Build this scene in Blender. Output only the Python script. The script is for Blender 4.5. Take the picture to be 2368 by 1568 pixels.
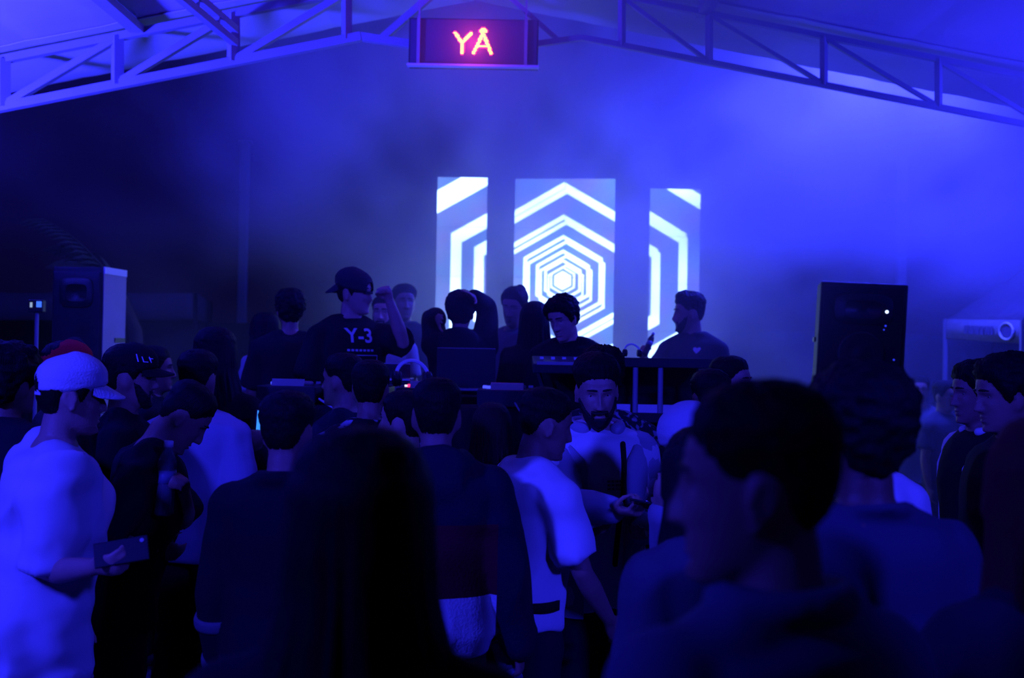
import bpy, bmesh, math, random
import numpy as np
from mathutils import Vector, Matrix, Euler
from mathutils.bvhtree import BVHTree

random.seed(7)
rng = np.random.default_rng(7)
for o in list(bpy.data.objects):
    bpy.data.objects.remove(o)
SC = bpy.context.scene
COL = SC.collection
PI = math.pi

# ------------------------------------------------------------------ camera
FPX = 2500.0
PITCH, ROLL = math.radians(0.825), math.radians(1.0)
EYE = Vector((0, 0, 1.75))
F_ = Vector((0, math.cos(PITCH), math.sin(PITCH)))
R0 = Vector((1, 0, 0)); U0 = Vector((0, -math.sin(PITCH), math.cos(PITCH)))
R_ = R0 * math.cos(ROLL) + U0 * math.sin(ROLL)
U_ = U0 * math.cos(ROLL) - R0 * math.sin(ROLL)
cam_d = bpy.data.cameras.new('camera')
cam_d.sensor_width = 36.0
cam_d.lens = 36.0 * FPX / 2368.0
cam_d.clip_end = 200
cam_d.dof.use_dof = True
cam_d.dof.focus_distance = 4.2
cam_d.dof.aperture_fstop = 2.4
cam = bpy.data.objects.new('camera', cam_d)
COL.objects.link(cam)
cam.matrix_world = Matrix(((R_.x, U_.x, -F_.x, EYE.x), (R_.y, U_.y, -F_.y, EYE.y), (R_.z, U_.z, -F_.z, EYE.z), (0, 0, 0, 1)))
SC.camera = cam


def at(px, py, d):
    """the point of the place seen at a photo pixel, d metres away"""
    return EYE + (F_ + R_ * ((px - 1184.0) / FPX) + U_ * ((784.0 - py) / FPX)) * d


# ------------------------------------------------------------------ world, lamps, exposure
W = bpy.data.worlds.new('night')
SC.world = W
W.use_nodes = True
W.node_tree.nodes['Background'].inputs[0].default_value = (0.10, 0.045, 1.0, 1)
W.node_tree.nodes['Background'].inputs[1].default_value = 0.016
SC.view_settings.view_transform = 'Standard'
SC.view_settings.look = 'None'
SC.view_settings.exposure = 0.0
SC.view_settings.gamma = 1.0
SC.view_settings.use_curve_mapping = False
SC.cycles.use_denoising = True
SC.cycles.use_light_tree = False
SC.cycles.max_bounces = 3
SC.cycles.diffuse_bounces = 1
SC.cycles.glossy_bounces = 1
SC.cycles.transmission_bounces = 3
SC.cycles.volume_bounces = 0
SC.cycles.transparent_max_bounces = 4
SC.cycles.sample_clamp_indirect = 4.0
SC.cycles.volume_max_steps = 64
SC.cycles.volume_step_rate = 4.0
SC.cycles.use_adaptive_sampling = True
SC.cycles.adaptive_threshold = 0.08
SC.cycles.adaptive_min_samples = 16
SC.cycles.light_sampling_threshold = 0.03

BLUE = (0.022, 0.020, 1.0)


def lamp(name, loc, energy, color, radius=0.15, target=None, angle=None, blend=0.6):
    ld = bpy.data.lights.new(name, 'SPOT' if target is not None else 'POINT')
    ld.energy = energy; ld.color = color; ld.shadow_soft_size = radius
    o = bpy.data.objects.new(name, ld); COL.objects.link(o); o.location = loc
    if target is not None:
        ld.spot_size = math.radians(angle); ld.spot_blend = blend
        o.rotation_euler = (Vector(target) - Vector(loc)).to_track_quat('-Z', 'Y').to_euler()
    return o


# blue wash cans on the house rig: behind the audience, at the left side, and above the right side of the stage; plus an added haze fill
lamp('wash_light_house', (-2.9, 0.5, 3.15), 820, BLUE, 0.2, (-0.5, 4.0, 1.2), 86, 0.6)
lamp('wash_light_house_right', (2.7, -0.6, 3.3), 700, BLUE, 0.2, (0.4, 4.0, 1.2), 46, 0.7)
lamp('wash_light_roof', (-4.6, 4.6, 2.1), 4600, BLUE, 0.2, (-2.9, 6.3, 4.2), 80, 0.6)
lamp('wash_light_stage', (3.1, 8.6, 4.7), 4800, (0.024, 0.030, 1.0), 0.35)
lamp('haze_fill_right', (4.7, 6.2, 2.7), 1300, BLUE, 0.3, (1.6, 6.3, 3.9), 80, 0.8)  # added unseen spot, brightens the haze under the right roof

# ------------------------------------------------------------------ mesh helpers


class MB:
    def __init__(s):
        s.v = []; s.f = []

    def add(s, v, f):
        n = len(s.v)
        s.v.extend([tuple(p) for p in v])
        s.f.extend([tuple(i + n for i in q) for q in f])
        return s

    def box(s, c, size, M=None):
        x, y, z = (k / 2 for k in size)
        vs = [Vector((sx * x, sy * y, sz * z)) for sz in (-1, 1) for sy in (-1, 1) for sx in (-1, 1)]
        if M is not None:
            vs = [M @ p for p in vs]
        c = Vector(c)
        return s.add([p + c for p in vs], [(0, 2, 3, 1), (4, 5, 7, 6), (0, 1, 5, 4), (2, 6, 7, 3), (0, 4, 6, 2), (1, 3, 7, 5)])

    def beam(s, a, b, w, h=None):
        """a square tube from a to b"""
        a, b = Vector(a), Vector(b)
        h = h or w
        d = (b - a)
        M = d.to_track_quat('Y', 'Z').to_matrix()
        return s.box((a + b) / 2, (w, d.length, h), M)

    def tube(s, pts, rad, seg=10, cap=True, flat=1.0, flatdir=None):
        pts = [Vector(p) for p in pts]
        if not hasattr(rad, '__len__'):
            rad = [rad] * len(pts)
        P, Rr = [], []
        if cap:
            d = (pts[0] - pts[1]).normalized()
            for k in (0.97, 0.75, 0.4):
                P.append(pts[0] + d * rad[0] * k); Rr.append(rad[0] * math.sqrt(1 - k * k))
        P += pts; Rr += list(rad)
        if cap:
            d = (pts[-1] - pts[-2]).normalized()
            for k in (0.4, 0.75, 0.97):
                P.append(pts[-1] + d * rad[-1] * k); Rr.append(rad[-1] * math.sqrt(1 - k * k))
        T = []
        for i in range(len(P)):
            a = P[max(i - 1, 0)]; b = P[min(i + 1, len(P) - 1)]
            T.append((b - a).normalized())
        ref = Vector(flatdir) if flatdir is not None else (Vector((0, 0, 1)) if abs(T[0].z) < 0.9 else Vector((0, 1, 0)))
        n0 = (ref - T[0] * ref.dot(T[0])).normalized()
        vs = []
        for i in range(len(P)):
            n0 = (n0 - T[i] * n0.dot(T[i])).normalized()
            b0 = T[i].cross(n0)
            for k in range(seg):
                a = 2 * PI * k / seg
                vs.append(P[i] + (n0 * math.cos(a) * flat + b0 * math.sin(a)) * Rr[i])
        m = len(P)
        fs = [(i * seg + k, i * seg + (k + 1) % seg, (i + 1) * seg + (k + 1) % seg, (i + 1) * seg + k) for i in range(m - 1) for k in range(seg)]
        fs.append(tuple(reversed(range(seg)))); fs.append(tuple((m - 1) * seg + k for k in range(seg)))
        return s.add(vs, fs)

    def loft(s, rings, seg=24, power=2.0):
        """rings: (centre, x half vector, y half vector)"""
        vs = []
        for c, ax, ay in rings:
            c, ax, ay = Vector(c), Vector(ax), Vector(ay)
            for k in range(seg):
                a = 2 * PI * k / seg
                ca, sa = math.cos(a), math.sin(a)
                e = 2.0 / power
                vs.append(c + ax * math.copysign(abs(ca) ** e, ca) + ay * math.copysign(abs(sa) ** e, sa))
        m = len(rings)
        fs = [(i * seg + k, i * seg + (k + 1) % seg, (i + 1) * seg + (k + 1) % seg, (i + 1) * seg + k) for i in range(m - 1) for k in range(seg)]
        fs.append(tuple(reversed(range(seg)))); fs.append(tuple((m - 1) * seg + k for k in range(seg)))
        return s.add(vs, fs)

    def lathe(s, prof, seg=20, M=None):
        """prof: (r, z) bottom to top"""
        vs = []
        for r, z in prof:
            for k in range(seg):
                a = 2 * PI * k / seg
                p = Vector((r * math.cos(a), r * math.sin(a), z))
                vs.append(M @ p if M is not None else p)
        m = len(prof)
        fs = [(i * seg + k, i * seg + (k + 1) % seg, (i + 1) * seg + (k + 1) % seg, (i + 1) * seg + k) for i in range(m - 1) for k in range(seg)]
        fs.append(tuple(reversed(range(seg)))); fs.append(tuple((m - 1) * seg + k for k in range(seg)))
        return s.add(vs, fs)

    def ellipsoid(s, c, r, M=None, seg=14, rings=9):
        c = Vector(c); vs = []
        for i in range(1, rings):
            t = PI * i / rings - PI / 2
            for k in range(seg):
                a = 2 * PI * k / seg
                p = Vector((r[0] * math.cos(t) * math.cos(a), r[1] * math.cos(t) * math.sin(a), r[2] * math.sin(t)))
                vs.append(c + (M @ p if M is not None else p))
        lo = Vector((0, 0, -r[2])); hi = Vector((0, 0, r[2]))
        vs.append(c + (M @ lo if M is not None else lo)); vs.append(c + (M @ hi if M is not None else hi))
        m = rings - 1
        fs = [(i * seg + k, i * seg + (k + 1) % seg, (i + 1) * seg + (k + 1) % seg, (i + 1) * seg + k) for i in range(m - 1) for k in range(seg)]
        n = m * seg
        for k in range(seg):
            fs.append((n, (k + 1) % seg, k)); fs.append((n + 1, (m - 1) * seg + k, (m - 1) * seg + (k + 1) % seg))
        return s.add(vs, fs)

    def mesh(s, name, smooth=False):
        me = bpy.data.meshes.new(name)
        me.from_pydata(s.v, [], s.f)
        me.update()
        if smooth:
            me.polygons.foreach_set('use_smooth', [True] * len(me.polygons))
        return me

    def build(s, name, mat, parent=None, smooth=False, bevel=0):
        o = bpy.data.objects.new(name, s.mesh(name, smooth))
        if mat is not None:
            o.data.materials.append(mat)
        COL.objects.link(o)
        if parent is not None:
            o.parent = parent
        if bevel:
            b = o.modifiers.new('bevel', 'BEVEL'); b.width = bevel; b.segments = 2; b.limit_method = 'ANGLE'
        return o


def tag(o, label=None, cat=None, group=None, kind=None):
    if label: o['label'] = label
    if cat: o['category'] = cat
    if group: o['group'] = group
    if kind: o['kind'] = kind
    return o


def empty(name, loc=(0, 0, 0), rz=0, label=None, cat=None, group=None):
    o = bpy.data.objects.new(name, None); COL.objects.link(o)
    o.empty_display_size = 0.1
    o.location = loc; o.rotation_euler = (0, 0, rz)
    return tag(o, label, cat, group)


# ------------------------------------------------------------------ materials
MATS = {}


def mat(name, col, rough=0.75, var=0.12, scale=9.0, bump=0.0, bscale=60.0, metal=0.0, spec=0.3, emit=None, estr=0.0, alpha=None):
    if name in MATS:
        return MATS[name]
    m = bpy.data.materials.new(name); m.use_nodes = True
    nt = m.node_tree; b = nt.nodes['Principled BSDF']
    tc = nt.nodes.new('ShaderNodeTexCoord')
    nz = nt.nodes.new('ShaderNodeTexNoise'); nz.inputs['Scale'].default_value = scale; nz.inputs['Detail'].default_value = 3
    nt.links.new(tc.outputs['Object'], nz.inputs['Vector'])
    mx = nt.nodes.new('ShaderNodeMix'); mx.data_type = 'RGBA'
    mx.inputs[6].default_value = tuple(c * (1 - var) for c in col) + (1,)
    mx.inputs[7].default_value = tuple(min(1, c * (1 + var)) for c in col) + (1,)
    nt.links.new(nz.outputs['Fac'], mx.inputs[0]); nt.links.new(mx.outputs[2], b.inputs['Base Color'])
    b.inputs['Roughness'].default_value = rough; b.inputs['Metallic'].default_value = metal
    b.inputs['Specular IOR Level'].default_value = spec
    if bump:
        n2 = nt.nodes.new('ShaderNodeTexNoise'); n2.inputs['Scale'].default_value = bscale; n2.inputs['Detail'].default_value = 2
        nt.links.new(tc.outputs['Object'], n2.inputs['Vector'])
        bp = nt.nodes.new('ShaderNodeBump'); bp.inputs['Strength'].default_value = bump; bp.inputs['Distance'].default_value = 0.01
        nt.links.new(n2.outputs['Fac'], bp.inputs['Height']); nt.links.new(bp.outputs[0], b.inputs['Normal'])
    if emit:
        b.inputs['Emission Color'].default_value = tuple(emit) + (1,); b.inputs['Emission Strength'].default_value = estr
    MATS[name] = m
    return m


M_steel = mat('painted_steel', (0.30, 0.31, 0.33), 0.5, 0.15, 4)
M_dark = mat('black_plastic', (0.02, 0.02, 0.022), 0.45, 0.2, 6)
M_blackcab = mat('black_cabinet', (0.018, 0.018, 0.02), 0.6, 0.2, 6, 0.3, 200)
M_grille = mat('speaker_grille', (0.014, 0.014, 0.016), 0.5, 0.3, 90)
M_pale = mat('pale_laminate', (0.42, 0.36, 0.34), 0.6, 0.05, 5)
M_sheet = mat('roof_sheet', (0.62, 0.63, 0.64), 0.6, 0.10, 1.6, 0.25, 5)
M_floor = mat('concrete_floor', (0.10, 0.10, 0.10), 0.8, 0.3, 3, 0.3, 30)
M_deck = mat('stage_deck', (0.03, 0.03, 0.03), 0.7, 0.2, 5, 0.2, 40)
M_fence = mat('dark_hoarding', (0.035, 0.035, 0.04), 0.8, 0.3, 2, 0.2, 12)
M_canvas = mat('tent_canvas', (0.2, 0.19, 0.19), 0.8, 0.14, 5, 0.3, 9)
M_cloth = mat('black_cloth', (0.012, 0.012, 0.014), 0.9, 0.3, 6, 0.4, 80)
M_white = mat('white_plastic', (0.75, 0.75, 0.76), 0.4, 0.04, 5)
M_silver = mat('brushed_metal', (0.5, 0.5, 0.52), 0.35, 0.1, 8, metal=0.8)
M_paper = mat('paper', (0.78, 0.76, 0.74), 0.8, 0.12, 14)

# ------------------------------------------------------------------ ground, stage, back hoarding
fl = MB(); fl.box((0, 6, -0.05), (30, 26, 0.1))
tag(fl.build('floor', M_floor), 'dark concrete dance floor under the crowd', kind='structure')
STZ = 0.45
deck = empty('stage_platform', (0.35, 8.6, 0), 0, 'low black stage deck under the performers and screens', 'stage')
for k in range(5):
    b = MB(); b.box((-1.68 + k * 0.906, 0, STZ - 0.03), (0.90, 6.2, 0.06)); b.build('deck_board', M_deck, deck)
b = MB(); b.box((0.132, -3.06, (STZ - 0.06) / 2), (4.5, 0.04, STZ - 0.06)); b.build('front_skirt', M_cloth, deck)
for sx in (-2.10, 2.36):
    b = MB(); b.box((sx, 0, (STZ - 0.06) / 2), (0.04, 6.1, STZ - 0.06)); b.build('side_skirt', M_cloth, deck)
wall = empty('wall_back', (0, 12.4, 0)); wall['kind'] = 'structure'
for k in range(17):
    b = MB(); b.box((-8 + k * 1.0, 0, 1.03), (0.985, 0.05, 2.06)); b.build('panel', M_fence, wall)

# two tall posts behind the hoarding
for px, top, lab in ((560, 330, 'tall pale post rising behind the stage, left of the screens'), (2083, 330, 'tall pale post rising behind the right speaker')):
    p = at(px, 700, 13.0); zt = at(px + 8, top, 13.0).z
    e = empty('post', (p.x, p.y, 0), 0, lab, 'post')
    b = MB(); b.box((0, 0, zt / 2), (0.10, 0.10, zt)); b.build('shaft', M_steel, e, bevel=0.01)
    b = MB(); b.box((0, 0, zt + 0.01), (0.14, 0.14, 0.02)); b.build('cap_plate', M_steel, e)
    b = MB(); b.box((0, 0, 0.01), (0.22, 0.22, 0.02)); b.build('base_plate', M_steel, e)

# ------------------------------------------------------------------ roof: trusses and sheets
TD = 7.0


def tp(px, py, d=TD):
    return at(px, py, d)


def truss(name, pieces, label):
    e = empty(name, tuple(pieces[0][1]), 0, label, 'truss')
    org = Vector(pieces[0][1])
    for nm, a, b_, w in pieces:
        m = MB(); m.beam(Vector(a) - org, Vector(b_) - org, w)
        m.build(nm, M_steel, e)
    return e


BL = [(-150, 280), (10, 247), (272, 193), (540, 143), (802, 92), (835, 85)]


def topy(px):
    return 137 - (px - 10) * 0.198 if px < 1090 else -77 + (px - 1090) * 0.198


def boty(px):
    return 247 - (px - 10) * (247 - 85) / 825.0 if px < 835 else 87 + (px - 1345) * (205 - 87) / 605.0


left = [('bottom_chord', tp(-150, boty(-150)), tp(835, 85), 0.055), ('top_chord', tp(-150, topy(-150)), tp(1090, topy(1090)), 0.05),
        ('ridge_tie', tp(835, 85), tp(1090, 124), 0.05)]
for px in (10, 272, 540, 802):
    left.append(('upright', tp(px, boty(px)), tp(px, topy(px)), 0.062 if px != 802 else 0.05))
for a, b_ in ((10, 265), (275, 525), (545, 795), (880, 1060)):
    left.append(('diagonal', tp(a, boty(a) - 4 if a < 835 else 92), tp(b_, topy(b_) + 6), 0.045))
truss('roof_truss', left, 'pale steel roof truss across the upper left corner')
right = [('bottom_chord', tp(1345, 87), tp(2520, boty(2520)), 0.036), ('top_chord', tp(1091, topy(1091)), tp(2520, topy(2520)), 0.036),
         ('ridge_tie', tp(1092, 124), tp(1345, 87), 0.036)]
for px in (1438, 1640, 1905, 2170, 2430):
    right.append(('upright', tp(px, boty(px)), tp(px, topy(px)), 0.036))
for a, b_ in ((1635, 1445), (1900, 1645), (2165, 1910), (2425, 2175), (1290, 1110)):
    right.append(('diagonal', tp(a, boty(a) - 4 if a > 1345 else 92), tp(b_, topy(b_) + 6), 0.026))
truss('roof_truss', right, 'haze-veiled steel roof truss on the right of the red sign')
# lengthwise truss running back over the crowd, upper left
a0, a1 = tp(545, 100), at(410, -12, 6.1)
dv = (a1 - a0)
up = Vector((0, 0, 0.085))
lt = [('bottom_chord', a0, a0 + dv * 3.0, 0.045), ('top_chord', a0 + up, a0 + dv * 3.0 + up, 0.045)]
for k in range(1, 9):
    lt.append(('upright', a0 + dv * k * 0.35, a0 + dv * k * 0.35 + up, 0.03))
truss('purlin_truss', lt, 'short steel truss running back from the left roof truss')

# roof slopes, in sheets that overlap like steps
A = tp(-150, topy(-150) - 6); RDG = tp(1090, topy(1090) - 6); B_ = tp(2520, topy(2520) - 6)
for side, (P, Q) in enumerate(((A, RDG), (RDG, B_))):
    sl = (Q - P)
    if side == 0:
        P = P - sl * 0.35; sl = Q - P
    else:
        sl = sl * 1.35
    nrm = sl.normalized().cross(Vector((0, -1, 0))).normalized()
    if nrm.z < 0: nrm = -nrm
    e = empty('ceiling', tuple(P)); e['kind'] = 'structure'
    y0 = 7.85 - P.y
    for k in range(9):
        y1 = y0 - 0.86
        m = MB(); vs, fs = [], []
        N = 46
        for j in range(3):
            yy = y0 + (y1 - 0.06 - y0) * j / 2
            for i in range(N + 1):
                p = sl * (i / N)
                wob = 0.002 * math.sin(i * 0.9 + k * 1.7) * math.sin(j * 1.5 + 0.7) + (0.005 if i % 6 == 0 else 0)
                vs.append(p + Vector((0, yy, 0)) + nrm * (0.05 + 0.012 * (k % 2) + wob))
        for j in range(2):
            for i in range(N):
                q = j * (N + 1) + i
                fs.append((q, q + 1, q + N + 2, q + N + 1))
        m.add(vs, fs)
        o = m.build('roof_sheet', M_sheet, e)
        s_ = o.modifiers.new('thick', 'SOLIDIFY'); s_.thickness = 0.006
        y0 = y1
    # rafters under the sheets, running with the slope ends
    for t in ((0.540, 0.30) if side == 0 else (0.28, 0.80)):
        c = sl * t
        m = MB(); m.beam(c + Vector((0, 7.05 - P.y, 0)) - nrm * 0.0, c + Vector((0, 0.4 - P.y, 0)) - nrm * 0.0, 0.09, 0.05)
        m.build('purlin', M_steel, e)

# ------------------------------------------------------------------ LED sign hanging from the ridge
sg = at(1095, 98, 6.88)
sign = empty('led_sign', tuple(sg), 0, 'hanging dark message board with glowing red and yellow letters', 'sign')
SP = 6.88 / FPX


def sp(px, py, y=0.0):
    return Vector(((px - 1095) * SP, y, -(py - 98) * SP))


M_signface = mat('sign_face', (0.10, 0.06, 0.10), 0.5, 0.1, 6)
b = MB(); b.box((0, 0.045, 0), (300 * SP, 0.07, 112 * SP)); b.build('cabinet', M_dark, sign, bevel=0.004)
b = MB(); b.box((0, 0.004, 0), (292 * SP, 0.012, 104 * SP)); b.build('face', M_signface, sign)
b = MB(); b.box((0, -0.008, -56 * SP), (304 * SP, 0.05, 0.014)); b.build('bottom_rail', M_white, sign)
for px in (968, 1216):
    b = MB(); b.box(((px - 1095) * SP, -0.012, 0), (0.02, 0.02, 112 * SP)); b.build('frame_bar', M_steel, sign)
    b = MB(); b.beam(((px - 1095) * SP, 0.03, 55 * SP), ((px - 1095) * SP, 0.03, 0.62), 0.012); b.build('hanger_rod', M_steel, sign)
Z = 2368 / 330.0
segs = {'Y': [((875, 335), (993, 500)), ((1140, 340), (1003, 500)), ((997, 495), (996, 665))],
        'A': [((1335, 345), (1192, 662)), ((1345, 345), (1478, 665)), ((1240, 552), (1430, 552))],
        'circumflex': [((1338, 258), (1292, 300)), ((1338, 258), (1392, 300)), ((1292, 298), (1392, 298))]}
M_dot = mat('lit_diode', (0.8, 0.4, 0.05), 0.5, emit=(1.0, 0.38, 0.05), estr=7.0)
M_dotr = mat('red_halo', (0.8, 0.05, 0.05), 0.5, emit=(1.0, 0.03, 0.22), estr=1.8)  # dim glowing dots around the strokes, imitating the letters' red halo


def segd(p, a, b_):
    a = Vector(a); b_ = Vector(b_); p = Vector(p)
    t = max(0, min(1, (p - a).dot(b_ - a) / (b_ - a).length_squared))
    return (p - a - (b_ - a) * t).length


for nm, ss in segs.items():
    lit = MB(); red = MB()
    pitch = 24
    for gx in range(33, 64):
        for gy in range(8, 30):
            p = (gx * pitch, gy * pitch)
            dmin = min(segd(p, *s_) for s_ in ss)
            if dmin < 36:
                c = sp(930 + p[0] / Z, 30 + p[1] / Z, -0.004)
                tgt, r = (lit, 0.0054) if dmin < (23 if nm != 'circumflex' else 18) else (red, 0.0048)
                n = len(tgt.v)
                tgt.add([c + Vector((r * math.cos(2 * PI * k / 8), 0, r * math.sin(2 * PI * k / 8))) for k in range(8)] + [c + Vector((0, -0.003, 0))],
                        [(k, (k + 1) % 8, 8) for k in range(8)])
    o = lit.build('letter_diodes', M_dot, sign); o['kind'] = 'stuff'
    if red.v:
        o = red.build('halo_dots', M_dotr, sign); o['kind'] = 'stuff'
g = lamp('sign_glow', tuple(sg + Vector((0.0, -0.10, 0.0))), 3.0, (1.0, 0.05, 0.28), 0.05)  # added point lamp before the board, standing in for the diodes' red spill

# ------------------------------------------------------------------ LED screens


def screen_mat(name, cen, rings, cen2=None, rings2=None, edge=0.0):
    """an animated hexagon tunnel frozen on the screen; UV is in metres on the screen"""
    m = bpy.data.materials.new(name); m.use_nodes = True
    nt = m.node_tree
    for n in list(nt.nodes):
        if n.type == 'BSDF_PRINCIPLED': nt.nodes.remove(n)
    out = [n for n in nt.nodes if n.type == 'OUTPUT_MATERIAL'][0]
    uv = nt.nodes.new('ShaderNodeUVMap')
    L = nt.links.new

    def math_(op, a, b_=None):
        n = nt.nodes.new('ShaderNodeMath'); n.operation = op
        for i, x in enumerate((a, b_)):
            if x is None: continue
            if isinstance(x, (int, float)): n.inputs[i].default_value = x
            else: L(x, n.inputs[i])
        return n.outputs[0]

    def hexd(c):
        s = nt.nodes.new('ShaderNodeSeparateXYZ'); L(uv.outputs[0], s.inputs[0])
        ax = math_('ABSOLUTE', math_('SUBTRACT', s.outputs[0], c[0]))
        ay = math_('ABSOLUTE', math_('SUBTRACT', s.outputs[1], c[1]))
        return math_('MAXIMUM', ax, math_('ADD', math_('MULTIPLY', ax, 0.5), math_('MULTIPLY', ay, 0.8660254)))

    RM = 1.5

    def ramp(h, rings):
        r = nt.nodes.new('ShaderNodeValToRGB'); r.color_ramp.interpolation = 'LINEAR'
        els = r.color_ramp.elements
        stops = []
        e = 0.006
        for lo, hi in rings:
            stops += [(lo - e, 0), (lo + e, 1), (hi - e, 1), (hi + e, 0)]
        stops = sorted((max(0, p) / RM, v) for p, v in stops)
        while len(els) > 1: els.remove(els[-1])
        els[0].position = stops[0][0]; els[0].color = (stops[0][1],) * 3 + (1,)
        for p, v in stops[1:]:
            x = els.new(p); x.color = (v, v, v, 1)
        L(math_('DIVIDE', h, RM), r.inputs[0])
        return r.outputs[0]

    h1 = hexd(cen)
    bars = ramp(h1, rings)
    if cen2:
        bars = math_('MAXIMUM', bars, ramp(hexd(cen2), rings2 or rings))
    nz = nt.nodes.new('ShaderNodeTexNoise'); nz.inputs['Scale'].default_value = 2.3; L(uv.outputs[0], nz.inputs['Vector'])
    bg = nt.nodes.new('ShaderNodeValToRGB')
    bg.color_ramp.elements[0].color = (0.20, 0.50, 1.25, 1); bg.color_ramp.elements[0].position = 0.38
    bg.color_ramp.elements[1].color = (0.42, 0.44, 1.25, 1); bg.color_ramp.elements[1].position = 0.68
    L(nz.outputs['Fac'], bg.inputs[0])
    mx = nt.nodes.new('ShaderNodeMix'); mx.data_type = 'RGBA'
    L(bars, mx.inputs[0]); L(bg.outputs[0], mx.inputs[6]); mx.inputs[7].default_value = (3.6, 5.8, 11.0, 1)
    em = nt.nodes.new('ShaderNodeEmission'); L(mx.outputs[2], em.inputs[0]); em.inputs[1].default_value = 1.0
    L(em.outputs[0], out.inputs[0])
    return m


def screen(px0, px1, pytop, d, yaw, mods, label, material, frame=True):
    K = d / FPX
    tl = at(px0, pytop, d); tr = at(px1, pytop, d)
    wdt = (px1 - px0) * K
    c = at((px0 + px1) / 2, pytop, d)
    nx = mods; mw = wdt / nx
    mh = 0.5; nz_ = 5
    e = empty('led_screen', (c.x, c.y, STZ), yaw, label, 'screen')
    top = c.z - STZ
    for r in range(nz_):
        for q in range(nx):
            x0 = -wdt / 2 + q * mw; z1 = top - r * mh
            m = MB()
            g_ = 0.0015
            X0, X1, Z0, Z1 = x0 + g_, x0 + mw - g_, z1 - mh + g_, z1 - g_
            m.add([(X0, 0, Z0), (X1, 0, Z0), (X1, 0, Z1), (X0, 0, Z1)], [(0, 1, 2, 3)])
            o = m.build('led_tile', material, e)
            u = o.data.uv_layers.new(name='UVMap')
            for i, (xx, zz) in enumerate(((X0, Z0), (X1, Z0), (X1, Z1), (X0, Z1))):
                u.data[i].uv = (xx + wdt / 2, top - zz)
            m = MB(); m.box(((X0 + X1) / 2, 0.045, (Z0 + Z1) / 2), (X1 - X0, 0.08, Z1 - Z0)); m.build('cabinet', M_dark, e)
    zb = top - nz_ * mh
    m = MB(); m.box((0, 0.06, zb / 2), (wdt, 0.10, zb)); m.build('base', M_dark, e)
    for sx in (-1, 1):
        m = MB(); m.beam((sx * wdt * 0.4, 0.1, top * 0.8), (sx * wdt * 0.4, 0.7, 0.02), 0.04); m.build('brace', M_dark, e)
    return e


def rg(lst, k):
    return [((a + 1.0) * k if a else 0, (b_ - 1.0) * k) for a, b_ in lst]


k1 = 10.9 / FPX
screen(1012, 1128, 410, 10.9, 0.0, 1, 'narrow lit screen left of the middle screen, showing bent white bars',
       screen_mat('screen_left', (235 * k1, 246 * k1), rg([(127, 148), (181, 202), (262, 304)], k1), (241 * k1, 256 * k1), rg([(130, 148), (182, 205), (268, 304)], k1)))
screen(1191, 1423, 413, 10.9, math.radians(-6), 2, 'widest lit screen, showing nested white hexagons around a bright centre',
       screen_mat('screen_middle', (114 * k1, 236 * k1), rg([(0, 19.5), (24, 28.5), (36.5, 43), (54.5, 62.5), (82.5, 92), (121, 133), (183, 198)], k1),
                  (121 * k1, 247 * k1), rg([(37, 42), (55, 61.5), (83, 91), (121, 131.5), (183, 197)], k1)))
k2 = 11.35 / FPX
screen(1503, 1621, 437, 11.35, math.radians(3), 1, 'narrow lit screen right of the middle screen, behind the man in profile',
       screen_mat('screen_right', (-116 * k2, 231 * k2), rg([(122, 143), (184, 206), (276, 300)], k2), (-119 * k2, 221 * k2), rg([(124, 140), (188, 206), (280, 300)], k2)))
# ------------------------------------------------------------------ people: body, hair and clothes
def vnoise(p, seed=0):
    """smooth value noise in -1..1 for an (n,3) array"""
    p = np.asarray(p, dtype=np.float64) + seed * 17.31
    i = np.floor(p).astype(np.int64); f = p - i
    f = f * f * (3 - 2 * f)

    def h(ix, iy, iz):
        n = (ix * 73856093) ^ (iy * 19349663) ^ (iz * 83492791)
        n = (n ^ (n >> 13)) * 1274126177 & 0x7fffffff
        return (n % 65536) / 32767.5 - 1.0
    r = 0
    for dx in (0, 1):
        for dy in (0, 1):
            for dz in (0, 1):
                w = (f[:, 0] if dx else 1 - f[:, 0]) * (f[:, 1] if dy else 1 - f[:, 1]) * (f[:, 2] if dz else 1 - f[:, 2])
                r = r + w * h(i[:, 0] + dx, i[:, 1] + dy, i[:, 2] + dz)
    return r


def sstep(a, b, x):
    t = np.clip((np.asarray(x, dtype=float) - a) / (b - a), 0, 1)
    return t * t * (3 - 2 * t)


# head: level, half width, front, back (metres; centre of the head at 0, forward +y)
HS = np.array([(-.118, .020, .080, .030), (-.108, .034, .089, -.005), (-.088, .049, .091, -.035), (-.060, .059, .091, -.060), (-.030, .066, .092, -.080),
               (0, .071, .090, -.094), (.03, .0745, .092, -.100), (.06, .075, .088, -.101), (.085, .069, .077, -.094), (.105, .054, .056, -.076),
               (.117, .035, .030, -.052), (.122, .014, .002, -.024)])


def hslice(z):
    z = np.clip(z, -.118, .122)
    return tuple(np.interp(z, HS[:, 0], HS[:, k]) for k in (1, 2, 3))


def head_pt(phi, z):
    """phi 0 = front, going to +x; superellipse slice"""
    hw, yf, yb = hslice(z)
    yc = (yf + yb) / 2 - 0.012 * 0; hd = (yf - yb) / 2
    s, c = np.sin(phi), np.cos(phi)
    e = 2 / 2.25
    return np.stack([hw * np.sign(s) * np.abs(s) ** e, yc + hd * np.sign(c) * np.abs(c) ** e, z + 0 * phi], -1)


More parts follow.
